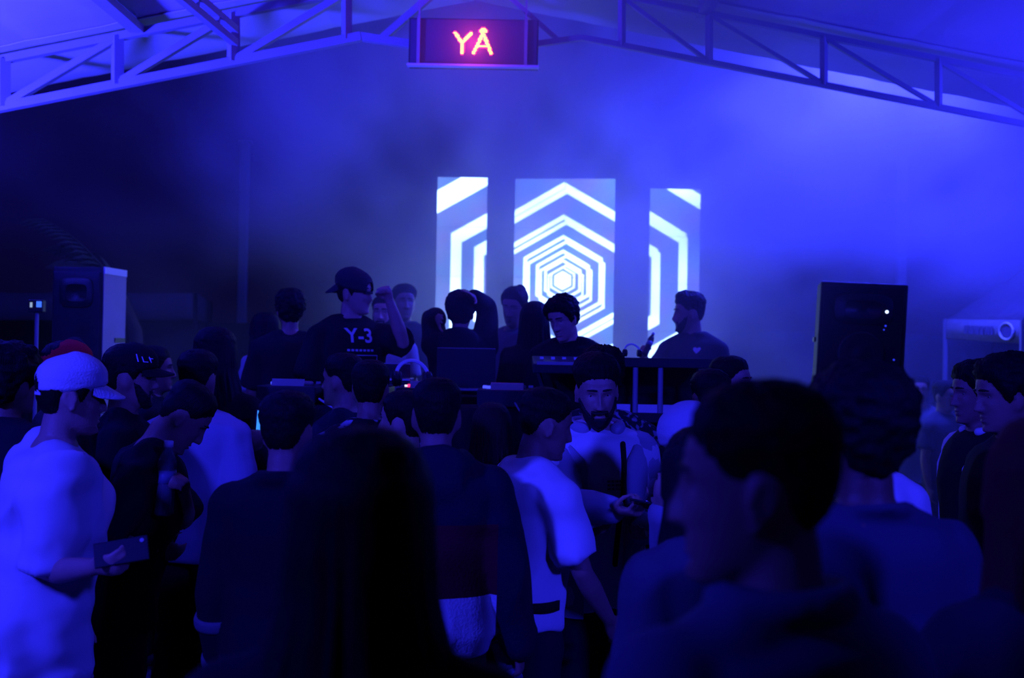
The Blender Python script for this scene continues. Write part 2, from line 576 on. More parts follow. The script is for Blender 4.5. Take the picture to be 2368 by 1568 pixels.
def face_y(x, z, fem=False):
    hw, yf, yb = hslice(z)
    yc = (yf + yb) / 2; hd = (yf - yb) / 2
    t = np.clip(np.abs(x) / hw, 0, .999)
    y = yc + hd * (1 - t ** 2.25) ** (1 / 2.25)
    g = lambda a, s: np.exp(-(a / s) ** 2)
    # nose
    up = sstep(.032, -.028, z) * sstep(-.044, -.034, z)
    wd = .0075 + .0075 * sstep(-.01, -.03, z)
    y = y + (.004 + .021 * sstep(.03, -.026, z)) * g(x, wd) * sstep(.036, .02, z) * sstep(-.043, -.034, z)
    y = y + .006 * (g(x - .013, .007) + g(x + .013, .007)) * g(z + .032, .008)
    # brow, sockets, cheeks
    y = y + .0045 * g(z - .034, .009) * g(np.abs(x) - .026, .022)
    y = y - .0105 * (g(x - .031, .016) + g(x + .031, .016)) * g(z - .012, .0105)
    y = y + .0035 * (g(x - .045, .016) + g(x + .045, .016)) * g(z + .018, .016)
    # lips and chin
    lx = g(x, .021)
    y = y + .0060 * lx * g(z + .0585, .0055) + .0068 * lx * g(z + .0715, .006) - .0045 * lx * g(z + .0648, .0028)
    y = y - .0035 * g(x, .02) * g(z + .083, .006)
    y = y + .0070 * g(x, .018) * g(z + .103, .012)
    return y


TORSO = [(.80, .10, .085, 0.0), (.86, .160, .105, -.008), (.93, .172, .112, -.014), (1.0, .162, .104, -.006), (1.08, .147, .098, .004), (1.16, .150, .100, .010),
         (1.26, .166, .110, .010), (1.34, .178, .112, .000), (1.40, .172, .102, -.012), (1.44, .140, .084, -.018), (1.475, .095, .070, -.020), (1.50, .068, .062, -.018)]
PEOPLE = []      # work list: objects whose surface is grown once, all together


def rotz(a):
    return Matrix.Rotation(a, 3, 'Z')


class Person:
    pass


def hand_mesh(mb, wrist, w, n, side, pose):
    """wrist point, direction of the fingers, palm normal, +1 = thumb on +u side"""
    w = Vector(w).normalized(); n = Vector(n); n = (n - w * n.dot(w)).normalized()
    u = w.cross(n) * side
    wr = Vector(wrist)
    curls = {'relax': (22, 30, 18), 'fist': (82, 95, 55), 'open': (4, 6, 4), 'grip': (48, 62, 40), 'flat': (-4, 8, 6)}[pose]
    mb.loft([(wr - w * .012, u * .026, n * .019), (wr + w * .012, u * .029, n * .018), (wr + w * .045, u * .039, n * .016), (wr + w * .080, u * .041, n * .014), (wr + w * .094, u * .036, n * .010)], 12)
    for k, (off, ln) in enumerate(((.0305, .070), (.0105, .079), (-.0095, .074), (-.0290, .058))):
        p = wr + w * (.088 - .004 * abs(k - 1.2)) + u * off
        d = w + u * (off * (2.2 if pose == 'open' else .9)); d.normalize()
        pts, rr = [p - d * .012, p], [.0088, .0086]
        ang = 0
        for j, fr in enumerate((.45, .31, .24)):
            ang += math.radians(curls[j] + (3 * (k - 1)))
            dd = d * math.cos(ang) + n * math.sin(ang)
            p = p + dd * ln * fr * 1.05
            pts.append(p); rr.append(.0082 - .0008 * j)
        mb.tube(pts, rr, 8)
    p = wr + w * .022 + u * .026
    if pose in ('fist', 'grip'):
        ds = [(w * .55 + u * .45 + n * .55), (w * .75 - u * .1 + n * .75), (w * .5 - u * .7 + n * .5)]
    else:
        ds = [(w * .6 + u * .75 + n * .3), (w * .8 + u * .5 + n * .25), (w * .9 + u * .25 + n * .3)]
    pts, rr = [p - u * .01, p], [.0125, .0120]
    for d, ln, r in zip(ds, (.034, .030, .024), (.0105, .0095, .008)):
        p = p + d.normalized() * ln
        pts.append(p); rr.append(r)
    mb.tube(pts, rr, 8)
    return wr + w * .085 + n * .032, w, n, u


def person(key, px, py, d, yaw, label, ground=0.0, fem=False, lean=0, head=(0, 0, 0), arms=None, top=None, trousers=(.02, .02, .03), skin='mid',
           hair=None, cap=None, voxel=.0125, fat=1.0, beard=None, hat=.0, group=None, sidelean=0, eyes=True, shoe=(.05, .05, .05), face=True):
    """head crown seen at the pixel px,py at distance d; yaw 0 = back to the camera, 90 = facing left, 180 = facing the camera"""
    P = Person(); P.key = key
    if not cap and hair: hat = max(hat, hair.get('top', .022) * .9)
    yw = math.radians(yaw)
    Rb = rotz(yw); Rbi = rotz(-yw)
    ws = (.92 if fem else 1.0) * fat
    LM = Matrix.Rotation(-math.radians(lean), 3, 'X') @ Matrix.Rotation(math.radians(sidelean), 3, 'Y')
    PV = Vector((0, 0, .93))

    def U(p):
        p = Vector(p)
        t = float(sstep(.86, 1.14, p.z))
        q = LM @ (p - PV) + PV
        return p.lerp(q, t)
    P.U = U
    # head frame
    hp, hy, hr = (math.radians(a) for a in head)
    HR = rotz(hy) @ Matrix.Rotation(-hp, 3, 'X') @ Matrix.Rotation(hr, 3, 'Y')
    nb = U((0, -.02, 1.485))
    neckdir = (LM @ Vector((0, 0, 1))).lerp(HR @ Vector((0, 0, 1)), .5).normalized()
    hc = nb + neckdir * .075 + HR @ Vector((0, .025, .075))
    P.HM = Matrix.Translation(hc) @ HR.to_4x4()
    crown = (P.HM @ Vector((0, -.015, .122 + hat))).z
    pos = at(px, py, d)
    s = (pos.z - ground) / crown
    P.s = s
    hcw = Rb @ (hc * s)
    root = empty('person', (pos.x - hcw.x, pos.y - hcw.y, ground), yw, label, 'person', group)
    root.scale = (s, s, s)
    P.root = root
    P.M = Matrix.Translation(root.location) @ Rb.to_4x4() @ Matrix.Scale(s, 4)
    # ---- body pieces
    b = MB()
    rings = []
    for z, hw, hd, yo in TORSO:
        k = ws * (1.04 if fem and z < .98 else 1.0)
        c = U((0, yo, z)); X = LM @ Vector((hw * k, 0, 0)) if z > .95 else Vector((hw * k, 0, 0))
        Y = LM @ Vector((0, hd * fat, 0)) if z > .95 else Vector((0, hd * fat, 0))
        rings.append((c, X, Y))
    b.loft(rings, 24, 2.3)
    b.tube([U((0, -.02, 1.44)), nb + neckdir * .02, nb + neckdir * .07, hc + HR @ Vector((0, -.022, -.035))], [.066, .056 * (.9 if fem else 1), .053 * (.9 if fem else 1), .05], 14)
    zz = np.concatenate([HS[:, 0]])
    zf = np.linspace(-.118, .122, 26)
    hv = []
    for z in zf:
        ph = np.linspace(0, 2 * PI, 28, endpoint=False)
        pts = head_pt(ph, np.full(28, z))
        hv += [tuple(P.HM @ Vector(p)) for p in pts]
    hf = [(i * 28 + (k + 1) % 28, i * 28 + k, (i + 1) * 28 + k, (i + 1) * 28 + (k + 1) % 28) for i in range(25) for k in range(28)]
    hf += [tuple(range(28)), tuple(reversed(range(25 * 28, 26 * 28)))]
    b.add(hv, hf)
    # nose and ears (the ears lean back and stand off the skull)
    for sx in (-1, 1):
        em = P.HM.to_3x3() @ Matrix.Rotation(math.radians(-17 * sx), 3, 'Z') @ Matrix.Rotation(math.radians(12), 3, 'X')
        c = P.HM @ Vector((sx * .0745, -.012, -.008))
        ring = [c + em @ Vector((sx * .004, .019 * math.cos(a) * (1 - .25 * (math.sin(a) < 0)), .031 * math.sin(a))) for a in np.linspace(-1.9, 3.6, 12)]
        b.tube(ring, [.0050] * 12, 6)
        b.ellipsoid(c, (.0052, .015, .026), em, 10, 7)
        b.ellipsoid(P.HM @ Vector((sx * .074, -.004, -.036)), (.006, .008, .010), em, 8, 6)
    # ---- legs and feet
    for sx in (-1, 1):
        hip = Vector((sx * .085 * ws, 0, .89)); kn = Vector((sx * .105, .015, .49)); an = Vector((sx * .115, -.015, .085))
        b.tube([hip, hip.lerp(kn, .4), kn, kn.lerp(an, .35), an], [.088 * fat, .076 * fat, .052, .054, .034], 14)
        b.loft([(an + Vector((0, -.05, -.045)), (.028, 0, 0), (0, .02, .02)), (an + Vector((0, 0, -.035)), (.034, 0, 0), (0, .01, .045)), (an + Vector((sx * .008, .08, -.055)), (.040, 0, 0), (0, .005, .028)),
                (an + Vector((sx * .012, .15, -.066)), (.042, 0, 0), (0, .003, .017)), (an + Vector((sx * .012, .185, -.070)), (.028, 0, 0), (0, 0, .010))], 10)
    # ---- arms: {'L': (upper dir, fore dir, palm normal, hand pose)} in world directions
    A_ = {'L': None, 'R': None}
    A_.update(arms or {})
    P.arm = {}
    P.hand = {}
    for sd, sx in (('L', -1), ('R', 1)):
        spec = A_[sd]
        if spec is None:
            ud = Vector((sx * .17, -.03, -1)); fd = Vector((sx * .05, .22, -1)); pn = Vector((-sx, .2, 0)); pose = 'relax'
        else:
            if spec[0] == 'ik':      # wrist at a place seen at a pixel; the elbow bends towards a hint
                _, tgt, hint, pn, pose = spec
                tw = P.M.inverted() @ at(*tgt)
                hint, pn = (Rbi @ Vector(x) for x in (hint, pn))
                sh0 = U((sx * .172 * ws, -.012, 1.405)) + Vector((0, 0, .04 if tw.z > 1.35 else 0))
                v = tw - sh0; L1, L2 = .285, .245
                dd = min(max(v.length, .12), .528); v.normalize()
                ca = (L1 * L1 + dd * dd - L2 * L2) / (2 * L1 * dd); ca = max(-1, min(1, ca))
                hp_ = (hint - v * hint.dot(v)).normalized()
                e0 = sh0 + v * L1 * ca + hp_ * L1 * math.sqrt(1 - ca * ca)
                ud = e0 - sh0; fd = sh0 + v * dd - e0
            else:
                ud, fd, pn, pose = spec
                ud, fd, pn = (Rbi @ Vector(x) for x in (ud, fd, pn))
        ud, fd = ud.normalized(), fd.normalized()
        sh = U((sx * .172 * ws, -.012, 1.392))
        # a raised arm lifts its shoulder a little
        sh = sh + Vector((0, 0, .05 * max(0, ud.z)))
        el = sh + ud * .285; wr = el + fd * .245
        P.arm[sd] = (sh, el, wr)
        b.ellipsoid(sh, (.060 * fat, .056 * fat, .052 * fat))
        b.tube([U((0, -.022, 1.465)), U((sx * .075 * ws, -.022, 1.445)), sh.lerp(U((sx * .10, -.018, 1.43)), .25)], [.050, .046, .044], 12)
        b.tube([sh, sh.lerp(el, .45), el, el.lerp(wr, .3), el.lerp(wr, .75), wr], [.054 * fat, .047 * fat, .038 * fat, .041 * fat, .032, .026], 12)
        P.hand[sd] = hand_mesh(b, wr, fd, pn, sx if sd == 'R' else -sx * -1, pose)
    me = b.mesh('body', True)
    skins = {'mid': (.34, .19, .13), 'light': (.50, .30, .21), 'dark': (.16, .08, .05), 'deep': (.07, .035, .025)}
    sk = mat('skin_' + skin, skins[skin], .5, .10, 30, .15, 200, spec=.4)
    me.materials.append(sk)
    body = bpy.data.objects.new('body', me); COL.objects.link(body); body.parent = root
    P.body = body; P.voxel = voxel
    r = body.modifiers.new('grow', 'REMESH'); r.mode = 'VOXEL'; r.voxel_size = voxel; r.use_smooth_shade = True
    sm = body.modifiers.new('soft', 'SMOOTH'); sm.factor = .5; sm.iterations = 3 if voxel > .009 else 5
    if voxel < .009:
        dc = body.modifiers.new('thin', 'DECIMATE'); dc.ratio = .34
    P.face = face
    P.grow = [(body, 'body')]
    # ---- garments
    P.fem = fem
    if top:
        garment(P, ws, fat, **top)
    if trousers:
        t = MB()
        rr = []
        for z, hw, hd, yo in TORSO[:5]:
            rr.append((U((0, yo, z)), Vector((hw * ws + .014, 0, 0)), Vector((0, hd * fat + .014, 0))))
        t.loft(rr, 20, 2.3)
        for sx in (-1, 1):
            hip = Vector((sx * .088 * ws, 0, .88)); kn = Vector((sx * .107, .015, .49)); an = Vector((sx * .115, -.012, .10))
            t.tube([hip, hip.lerp(kn, .4), kn, kn.lerp(an, .4), an], [.102 * fat, .094 * fat, .076, .072, .066], 14)
        to = t.build('trousers', cloth(trousers), root, True)
        r = to.modifiers.new('grow', 'REMESH'); r.mode = 'VOXEL'; r.voxel_size = .02; r.use_smooth_shade = True
        sm = to.modifiers.new('soft', 'SMOOTH'); sm.iterations = 3
        P.grow.append((to, 'cloth'))
        for sx in (-1, 1):
            an = Vector((sx * .115, -.015, .085))
            t = MB()
            t.loft([(an + Vector((0, -.075, -.045)), (.026, 0, 0), (0, .005, .036)), (an + Vector((0, -.03, -.035)), (.040, 0, 0), (0, .005, .049)), (an + Vector((sx * .006, .05, -.045)), (.046, 0, 0), (0, .005, .039)),
                    (an + Vector((sx * .010, .13, -.057)), (.049, 0, 0), (0, .002, .027)), (an + Vector((sx * .012, .20, -.064)), (.034, 0, 0), (0, 0, .018))], 12)
            t.build('shoe', mat('shoe_%.2f' % shoe[0], shoe, .6), root, True)
    # ---- hair, beard, hats
    P.hairspec = hair
    if hair:
        hair_mesh(P, **hair)
    if beard:
        beard_mesh(P, beard)
    if cap:
        cap_mesh(P, **cap)
    if eyes:
        for sx in (-1, 1):
            e = MB()
            yy = float(face_y(np.array([sx * .031]), np.array([.012]))[0])
            e.ellipsoid((sx * .031, yy - .0095, .012), (.0125, .0105, .0115), None, 12, 8)
            o = e.build('eye', mat('eye_white', (.45, .42, .42), .3, .05), root, True); o.matrix_local = P.HM
            i_ = MB(); i_.ellipsoid((sx * .031, yy - .0010, .010), (.0055, .0025, .0055), None, 10, 6)
            o2 = i_.build('iris', mat('iris_dark', (.03, .02, .015), .2, .05), o, True)
            # brow
            k = MB(); pts = []
            for t in np.linspace(0, 1, 6):
                x = sx * (.013 + .034 * t); z = .0365 - .003 * t + .002 * math.sin(t * 3.0)
                pts.append((x, float(face_y(np.array([x]), np.array([z]))[0]) + .001, z))
            k.tube(pts, [.0035, .0045, .0045, .004, .003, .0018], 6)
            o = k.build('eyebrow', mat('brow_black', (.012, .010, .011), .6, .3, 40), root, True); o.matrix_local = P.HM
    PEOPLE.append(P)
    return P


def cloth(c, name=None, bump=.35, bscale=120):
    return mat(name or 'cloth_%.3f_%.3f_%.3f' % tuple(c), c, .88, .07, 5, .10, 420, spec=.15)


def garment(P, ws, fat, kind='tee', col=(.02, .02, .02), hem=.80, ease=.018, sleeve=.72, flare=0.0, hood=False, collar=False, material=None, voxel=.015, fold=.007, name=None, neck=.082, cuff=False):
    U = P.U
    m = MB()
    LMx = lambda v: (U(Vector((0, 0, 1.3)) + v) - U((0, 0, 1.3)))
    rings = []
    zs = [z for z, *_ in TORSO if z > hem + .02 and z < 1.46]
    T = np.array(TORSO)
    for z in [hem] + zs:
        hw, hd, yo = (float(np.interp(z, T[:, 0], T[:, k])) for k in (1, 2, 3))
        hw = max(hw, .152) if z < 1.40 else hw     # cloth hangs straight from the chest
        hd = max(hd, .104) if z < 1.36 else hd
        e = ease + flare * float(sstep(1.25, hem, z))
        v = z > .95
        rings.append((U((0, yo, z)), LMx(Vector((hw * ws + e, 0, 0))) if v else Vector((hw * ws + e, 0, 0)), LMx(Vector((0, hd * fat + e, 0))) if v else Vector((0, hd * fat + e, 0))))
    rings.append((U((0, -.018, 1.472)), LMx(Vector((neck + .012, 0, 0))), LMx(Vector((0, neck * .86, 0)))))
    rings.append((U((0, -.016, 1.490)), LMx(Vector((neck * .9, 0, 0))), LMx(Vector((0, neck * .78, 0)))))
    m.loft(rings, 28, 2.4)
    ar = ease * .75
    for sd in 'LR':
        sh, el, wr = P.arm[sd]
        m.ellipsoid(sh, (.062 * fat + ar, .058 * fat + ar, .050 * fat + ar * .7))
        sx = -1 if sd == 'L' else 1
        m.tube([U((0, -.024, 1.452)), U((sx * .075 * ws, -.024, 1.440)), sh.lerp(U((sx * .10, -.018, 1.436)), .25)], [.068, .060 + ar * .5, .052 + ar * .7], 12)
        if sleeve <= 1:
            e_ = sh.lerp(el, sleeve)
            m.tube([sh, sh.lerp(e_, .5), e_], [.060 * fat + ar, .056 * fat + ar * 1.1, .053 * fat + ar * 1.35], 14, cap=False)
        else:
            m.tube([sh, sh.lerp(el, .5), el, el.lerp(wr, .5), el.lerp(wr, min(1, sleeve - 1))], [.060 * fat + ar, .056 * fat + ar, .049 * fat + ar, .046 * fat + ar, .036 + ar], 14)
    if hood:
        m.ellipsoid(U((0, -.095, 1.47)), (.125, .060, .075)); m.ellipsoid(U((0, -.120, 1.42)), (.095, .045, .080))
        for k in (-1, 1): m.ellipsoid(U((k * .075, -.03, 1.485)), (.045, .065, .040))
    if collar:
        pts = [U((.079 * math.sin(a), -.022 + .074 * math.cos(a), 1.492 + .012 * (1 - math.cos(a)) * .5)) for a in np.linspace(.45, 2 * PI - .45, 18)]
        m.tube(pts, .017, 8)
    nm = name or {'tee': 'shirt', 'jacket': 'jacket', 'hoodie': 'hoodie', 'shirt': 'shirt', 'polo': 'polo_shirt'}[kind]
    o = m.build(nm, material or cloth(col), P.root, True)
    r = o.modifiers.new('grow', 'REMESH'); r.mode = 'VOXEL'; r.voxel_size = voxel; r.use_smooth_shade = True
    sm = o.modifiers.new('soft', 'SMOOTH'); sm.factor = .5; sm.iterations = 6
    P.grow.append((o, 'cloth')); P.top = o; P.fold = fold
    return o


PHB = np.radians([0, 25, 42, 58, 70, 80, 92, 108, 125, 150, 180])
ZLINE = {'short': [.078, .076, .066, .040, .008, -.018, .022, .012, -.040, -.070, -.078],
         'fade': [.078, .076, .066, .050, .030, .020, .030, .010, -.025, -.050, -.058],
         'full': [.074, .070, .058, .030, -.005, -.025, .008, -.020, -.060, -.080, -.088]}


def head_shell(thick, zb, nphi=80, nz=44, lo=-.1):
    """a skin over the skull: thick(phi, z, base points) metres; kept above zb(|phi|)"""
    t = np.linspace(0, 1, nz)
    z = lo + (.1219 - lo) * (1 - (1 - t) ** 1.6)
    ph = np.linspace(-PI, PI, nphi, endpoint=False)
    PH, ZZ = np.meshgrid(ph, z)
    P0 = head_pt(PH.ravel(), ZZ.ravel()).reshape(nz, nphi, 3)
    dphi = np.roll(P0, -1, 1) - np.roll(P0, 1, 1)
    dz = np.gradient(P0, axis=0)
    n = np.cross(dphi, dz); n = n / (np.linalg.norm(n, axis=2, keepdims=True) + 1e-9)
    out = np.stack([np.sin(PH), np.cos(PH), np.zeros_like(PH)], -1)
    sgn = np.sign((n * (P0 - np.array([0, -.01, 0]))).sum(2, keepdims=True)); sgn[sgn == 0] = 1
    n = n * sgn
    T = thick(np.abs(PH), ZZ, P0)
    V = P0 + n * T[..., None]
    line = zb(np.abs(PH))
    keep = ZZ > line - .006
    vs = V.reshape(-1, 3)
    fs = []
    for i in range(nz - 1):
        k_ = keep[i] | keep[i + 1]
        for k in range(nphi):
            k2 = (k + 1) % nphi
            if k_[k] and k_[k2]:
                fs.append((i * nphi + k, (i + 1) * nphi + k, (i + 1) * nphi + k2, i * nphi + k2))
    fs.append(tuple(reversed([(nz - 1) * nphi + k for k in range(nphi)])))
    used = sorted({i for f in fs for i in f}); mp = {a: i for i, a in enumerate(used)}
    return vs[used], [tuple(mp[i] for i in f) for f in fs]


HAIRC = {'black': (.007, .006, .007), 'brown': (.035, .020, .014), 'red': (.10, .022, .012), 'grey': (.2, .2, .2)}


def hair_mesh(P, style='short', color='black', top=.022, side=.008, rough=.0025, freq=130, quiff=0, length=.45, width=1.0, open_=55, seed=None, bun=False):
    sd = seed if seed is not None else sum(map(ord, P.key))
    hm = mat('hair_' + color, HAIRC[color], .6, .3, 40, .3, 200, spec=.15)
    if 'combed' not in hm:
        hm['combed'] = 1
        nt = hm.node_tree; bn = [n for n in nt.nodes if n.type == 'BUMP'][0]; n2 = bn.inputs['Height'].links[0].from_node
        tc = [n for n in nt.nodes if n.type == 'TEX_COORD'][0]
        mpn = nt.nodes.new('ShaderNodeMapping'); mpn.inputs['Scale'].default_value = (1, 1, .06)
        nt.links.new(tc.outputs['Object'], mpn.inputs['Vector']); nt.links.new(mpn.outputs[0], n2.inputs['Vector'])
        n2.inputs['Scale'].default_value = 320; bn.inputs['Strength'].default_value = .45
    line = ZLINE['full' if style in ('long', 'curly', 'bowl') else ('fade' if style == 'fade' else 'short')]
    if style == 'bowl':
        line = [.035, .03, .02, .0, -.02, -.03, -.02, -.04, -.07, -.09, -.10]
    zb = lambda a: np.interp(a, PHB, line) + .0016 * np.sin(a * 23 + sd) + .001 * np.sin(a * 51 + 2 * sd)

    def thick(a, z, p):
        l = zb(a)
        t = side + (top - side) * sstep(.03, .112, z)
        t = .0018 + (t - .0018) * sstep(.0, .040, z - l) - .006 * sstep(.003, -.005, z - l)
        if quiff:
            t = t + quiff * sstep(.055, .10, z) * sstep(1.3, .2, a)
        n = vnoise(p.reshape(-1, 3) * freq, sd).reshape(z.shape) + .5 * vnoise(p.reshape(-1, 3) * freq * 2.1, sd + 3).reshape(z.shape)
        return t + rough * n * sstep(0, .02, z - l)
    v, f = head_shell(thick, zb, 84, 46)
    m = MB(); m.add(v, f)
    o = m.build('hair', hm, P.root, True); o.matrix_local = P.HM
    if bun:
        m = MB(); m.ellipsoid((0, -.11, .09), (.04, .04, .04))
        o2 = m.build('hair_bun', hm, o, True)
    if style == 'long':
        drape(P, hm, length, width, open_, sd, o)
    return o


def drape(P, hm, length, width, open_, sd, parent):
    """long hair hanging from the crown over the back and shoulders, combed into locks"""
    nv, nph = 34, 120
    a0 = math.radians(open_)
    ph = np.linspace(a0, 2 * PI - a0, nph)
    S = np.linspace(0, 1, nv)
    rows = []
    for layer, off in ((0, 0.0), (1, -.022)):
        pts = np.zeros((nv, nph, 3))
        for i, s in enumerate(S):
            if s < .3:
                z = .110 - (s / .3) * .15
                base = head_pt(ph, np.full(nph, max(z, .045))); base[:, 2] = z; c = np.array([0, -.01, z])
                dirv = base - c; dirv[:, 2] = 0
                r = np.linalg.norm(dirv, axis=1, keepdims=True)
                q = c + dirv / r * (r + .020 + .010 * s / .3 + off)
            else:
                t = (s - .3) / .7
                z = -.04 - t * length
                wk = 1 + (width - 1) * float(sstep(0, .35, t))
                hw = (.104 + .040 * float(sstep(0, .8, t)) - .018 * t * t) * wk
                hd = (.118 + .016 * math.sin(min(t * 1.8, 1.57)) - .030 * t * t)
                q = np.stack([np.sin(ph) * (hw + off), -.012 - .02 * t + np.cos(ph) * (hd + off), np.full(nph, z)], -1)
            pts[i] = q
        # locks
        lk = vnoise(np.stack([np.tile(ph * 9, (nv, 1)), np.tile(S[:, None] * 2.2, (1, nph)), np.zeros((nv, nph)) + sd], -1).reshape(-1, 3), sd).reshape(nv, nph)
        lk2 = vnoise(np.stack([np.tile(ph * 26, (nv, 1)), np.tile(S[:, None] * 3, (1, nph)), np.zeros((nv, nph))], -1).reshape(-1, 3), sd + 5).reshape(nv, nph)
        amp = (.010 * lk + .004 * lk2) * sstep(.05, .6, S)[:, None]
        ctr = np.array([0, -.03, 0]); dv = pts - ctr; dv[..., 2] = 0
        dv /= np.linalg.norm(dv, axis=2, keepdims=True) + 1e-9
        pts = pts + dv * amp[..., None]
        pts[-1, :, 2] += .03 * lk[-1] - .01
        # hair falls straight down from the head even when the head is bowed
        rows.append(pts)
    M = P.HM
    R3 = np.array(M.to_3x3()); T3 = np.array(M.translation)
    vs, fs = [], []
    yawR = np.array(rotz(math.atan2(-R3[0, 1], R3[1, 1])))
    for pts in rows:
        q = pts.reshape(-1, 3)
        w = sstep(-.02, -.14, q[:, 2])[:, None]
        a = q @ R3.T; b_ = q @ yawR.T
        vs.append(a * (1 - w) + b_ * w + T3)
    n1 = nv * nph
    for L_, flip in ((0, False), (n1, True)):
        for i in range(nv - 1):
            for k in range(nph - 1):
                f = (L_ + i * nph + k, L_ + i * nph + k + 1, L_ + (i + 1) * nph + k + 1, L_ + (i + 1) * nph + k)
                fs.append(tuple(reversed(f)) if flip else f)
    for i in range(nv - 1):
        for k in (0, nph - 1):
            fs.append((i * nph + k, (i + 1) * nph + k, n1 + (i + 1) * nph + k, n1 + i * nph + k))
    for k in range(nph - 1):
        i = nv - 1
        fs.append((i * nph + k, i * nph + k + 1, n1 + i * nph + k + 1, n1 + i * nph + k))
    m = MB(); m.add(np.concatenate(vs), fs)
    o = m.build('long_hair', hm, P.root, True)
    return o


def beard_mesh(P, kind):
    """chin, jaw and moustache as a thin pelt"""
    nx, nzz = 46, 34
    xs = np.linspace(-.068, .068, nx); zs = np.linspace(-.120, -.012, nzz)
    X, Zg = np.meshgrid(xs, zs)
    hw = hslice(Zg.ravel())[0].reshape(Zg.shape)
    Xc = np.clip(X, -hw * .985, hw * .985)
    Y = face_y(Xc.ravel(), Zg.ravel()).reshape(X.shape)
    cheek = np.interp(np.abs(X), [0, .02, .035, .05, .068], [-.072, -.074, -.062, -.046, -.014])
    inside = Zg < cheek
    must = (np.abs(X) < .030) & (Zg < -.047) & (Zg > -.056 - .02 * (np.abs(X) / .03) ** 2)
    mouth = (np.abs(X) < .022) & (Zg > -.078) & (Zg < -.057)
    keep = (inside | must) & ~mouth
    t = .007 * kind + .002 * vnoise(np.stack([Xc, Y, Zg], -1).reshape(-1, 3) * 140, 3).reshape(X.shape)
    n = np.stack([Xc / .07, np.full_like(X, .8), np.where(Zg < -.09, -.6, -.1)], -1); n /= np.linalg.norm(n, axis=2, keepdims=True)
    V = np.stack([Xc, Y, Zg], -1) + n * np.where(keep, t, -.004)[..., None]
    fs = []
    for i in range(nzz - 1):
        for k in range(nx - 1):
            if keep[i, k] or keep[i + 1, k] or keep[i, k + 1] or keep[i + 1, k + 1]:
                a = i * nx + k
                fs.append((a, a + 1, a + nx + 1, a + nx))
    used = sorted({i for f in fs for i in f}); mp = {a: i for i, a in enumerate(used)}
    m = MB(); m.add(V.reshape(-1, 3)[used], [tuple(mp[i] for i in f) for f in fs])
    o = m.build('beard', mat('brow_black', (.012, .010, .011), .6, .3, 40), P.root, True); o.matrix_local = P.HM


def cap_mesh(P, col=(.8, .8, .8), back=False, droop=.25, brim=.075, name='cap', text=None, beanie=False, textcol=(.8, .8, .82)):
    cm = mat('cap_%.3f_%.3f' % (col[0], col[1]), col, .85, .06, 8, .3, 140, spec=.15)
    fr = PI if back else 0.0        # direction of the brim
    if beanie:
        zb = lambda a: np.interp(a, [0, .9, 1.7, PI], [.048, .030, .004, -.045])
        th = lambda a, z, p: .013 * sstep(-.004, .012, z - zb(a)) + .014 * sstep(.05, .12, z) + .0022 * np.sin(a * 46) * sstep(.11, .06, z)
    else:
        zb = lambda a: np.interp(np.abs(a - fr), [0, .9, 1.7, PI], [.050, .040, .022, .010])
        th = lambda a, z, p: .014 * sstep(-.006, .008, z - zb(a)) + (.016 * sstep(.03, .10, z)) * sstep(2.9, 1.0, np.abs(a - fr))
    v, f = head_shell(th, zb, 84, 40, lo=-.06)
    if not beanie:
        # arched opening above the strap, on the side away from the brim
        oc = np.array([0, (-.1 if not back else .09), .022])
        f = [q for q in f if not (len(q) == 4 and ((v[list(q)].mean(0)[0] / .036) ** 2 + ((v[list(q)].mean(0)[2] - .030) / .040) ** 2 < 1) and (v[list(q)].mean(0)[1] * (-1 if not back else 1) > .03))]
    m = MB(); m.add(v, f)
    root = m.build(name, cm, P.root, True); root.matrix_local = P.HM
    s_ = root.modifiers.new('thick', 'SOLIDIFY'); s_.thickness = .003
    if beanie:
        return root
    m = MB(); m.ellipsoid((0, -.012 if not back else -.012, .140), (.009, .009, .006), None, 10, 6); m.build('cap_button', cm, root, True)
    # strap
    pts = []
    for a in np.linspace(PI - .48, PI + .48, 9):
        p = head_pt(np.array([a + fr]), np.array([.008]))[0]
        k = 1 + .012 / max(.05, math.hypot(p[0], p[1]))
        pts.append((p[0] * k, p[1] * k, .010))
    m = MB()
    for a, b_ in zip(pts[:-1], pts[1:]): m.beam(a, b_, .003, .016)
    m.build('cap_strap', cm, root)
    # brim: a curved plate
    nb_, nr = 22, 6
    vs, fs = [], []
    sg_ = -1 if back else 1
    for lay in (0, 1):
        for j in range(nr + 1):
            for i in range(nb_ + 1):
                a = -1.12 + 2.24 * i / nb_
                p = head_pt(np.array([a if not back else PI - a]), np.array([float(zb(np.array([abs(a) if not back else PI - abs(a)]))[0]) + .002]))[0]
                q = j / nr
                rr = math.cos(a / 1.12 * PI / 2) ** .55 if abs(a) < 1.119 else 0
                ext = brim * rr * q
                x = p[0] * (1 + .13 * (1 - q * .3)); y = p[1] + sg_ * (.012 + ext)
                zc = p[2] - .10 * (x / .075) ** 2 * .20 * q - droop * ext
                vs.append((x, y, zc - .004 * lay))
    n1 = (nr + 1) * (nb_ + 1)
    for lay in (0, 1):
        for j in range(nr):
            for i in range(nb_):
                q = lay * n1 + j * (nb_ + 1) + i
                fs.append((q, q + 1, q + nb_ + 2, q + nb_ + 1) if lay else (q, q + nb_ + 1, q + nb_ + 2, q + 1))
    for i in range(nb_):
        q = nr * (nb_ + 1) + i
        fs.append((q, q + n1, q + n1 + 1, q + 1))
    m = MB(); m.add(vs, fs); m.build('cap_brim', cm, root, True)
    if text:
        P.captext = (text, root, textcol)
    return root


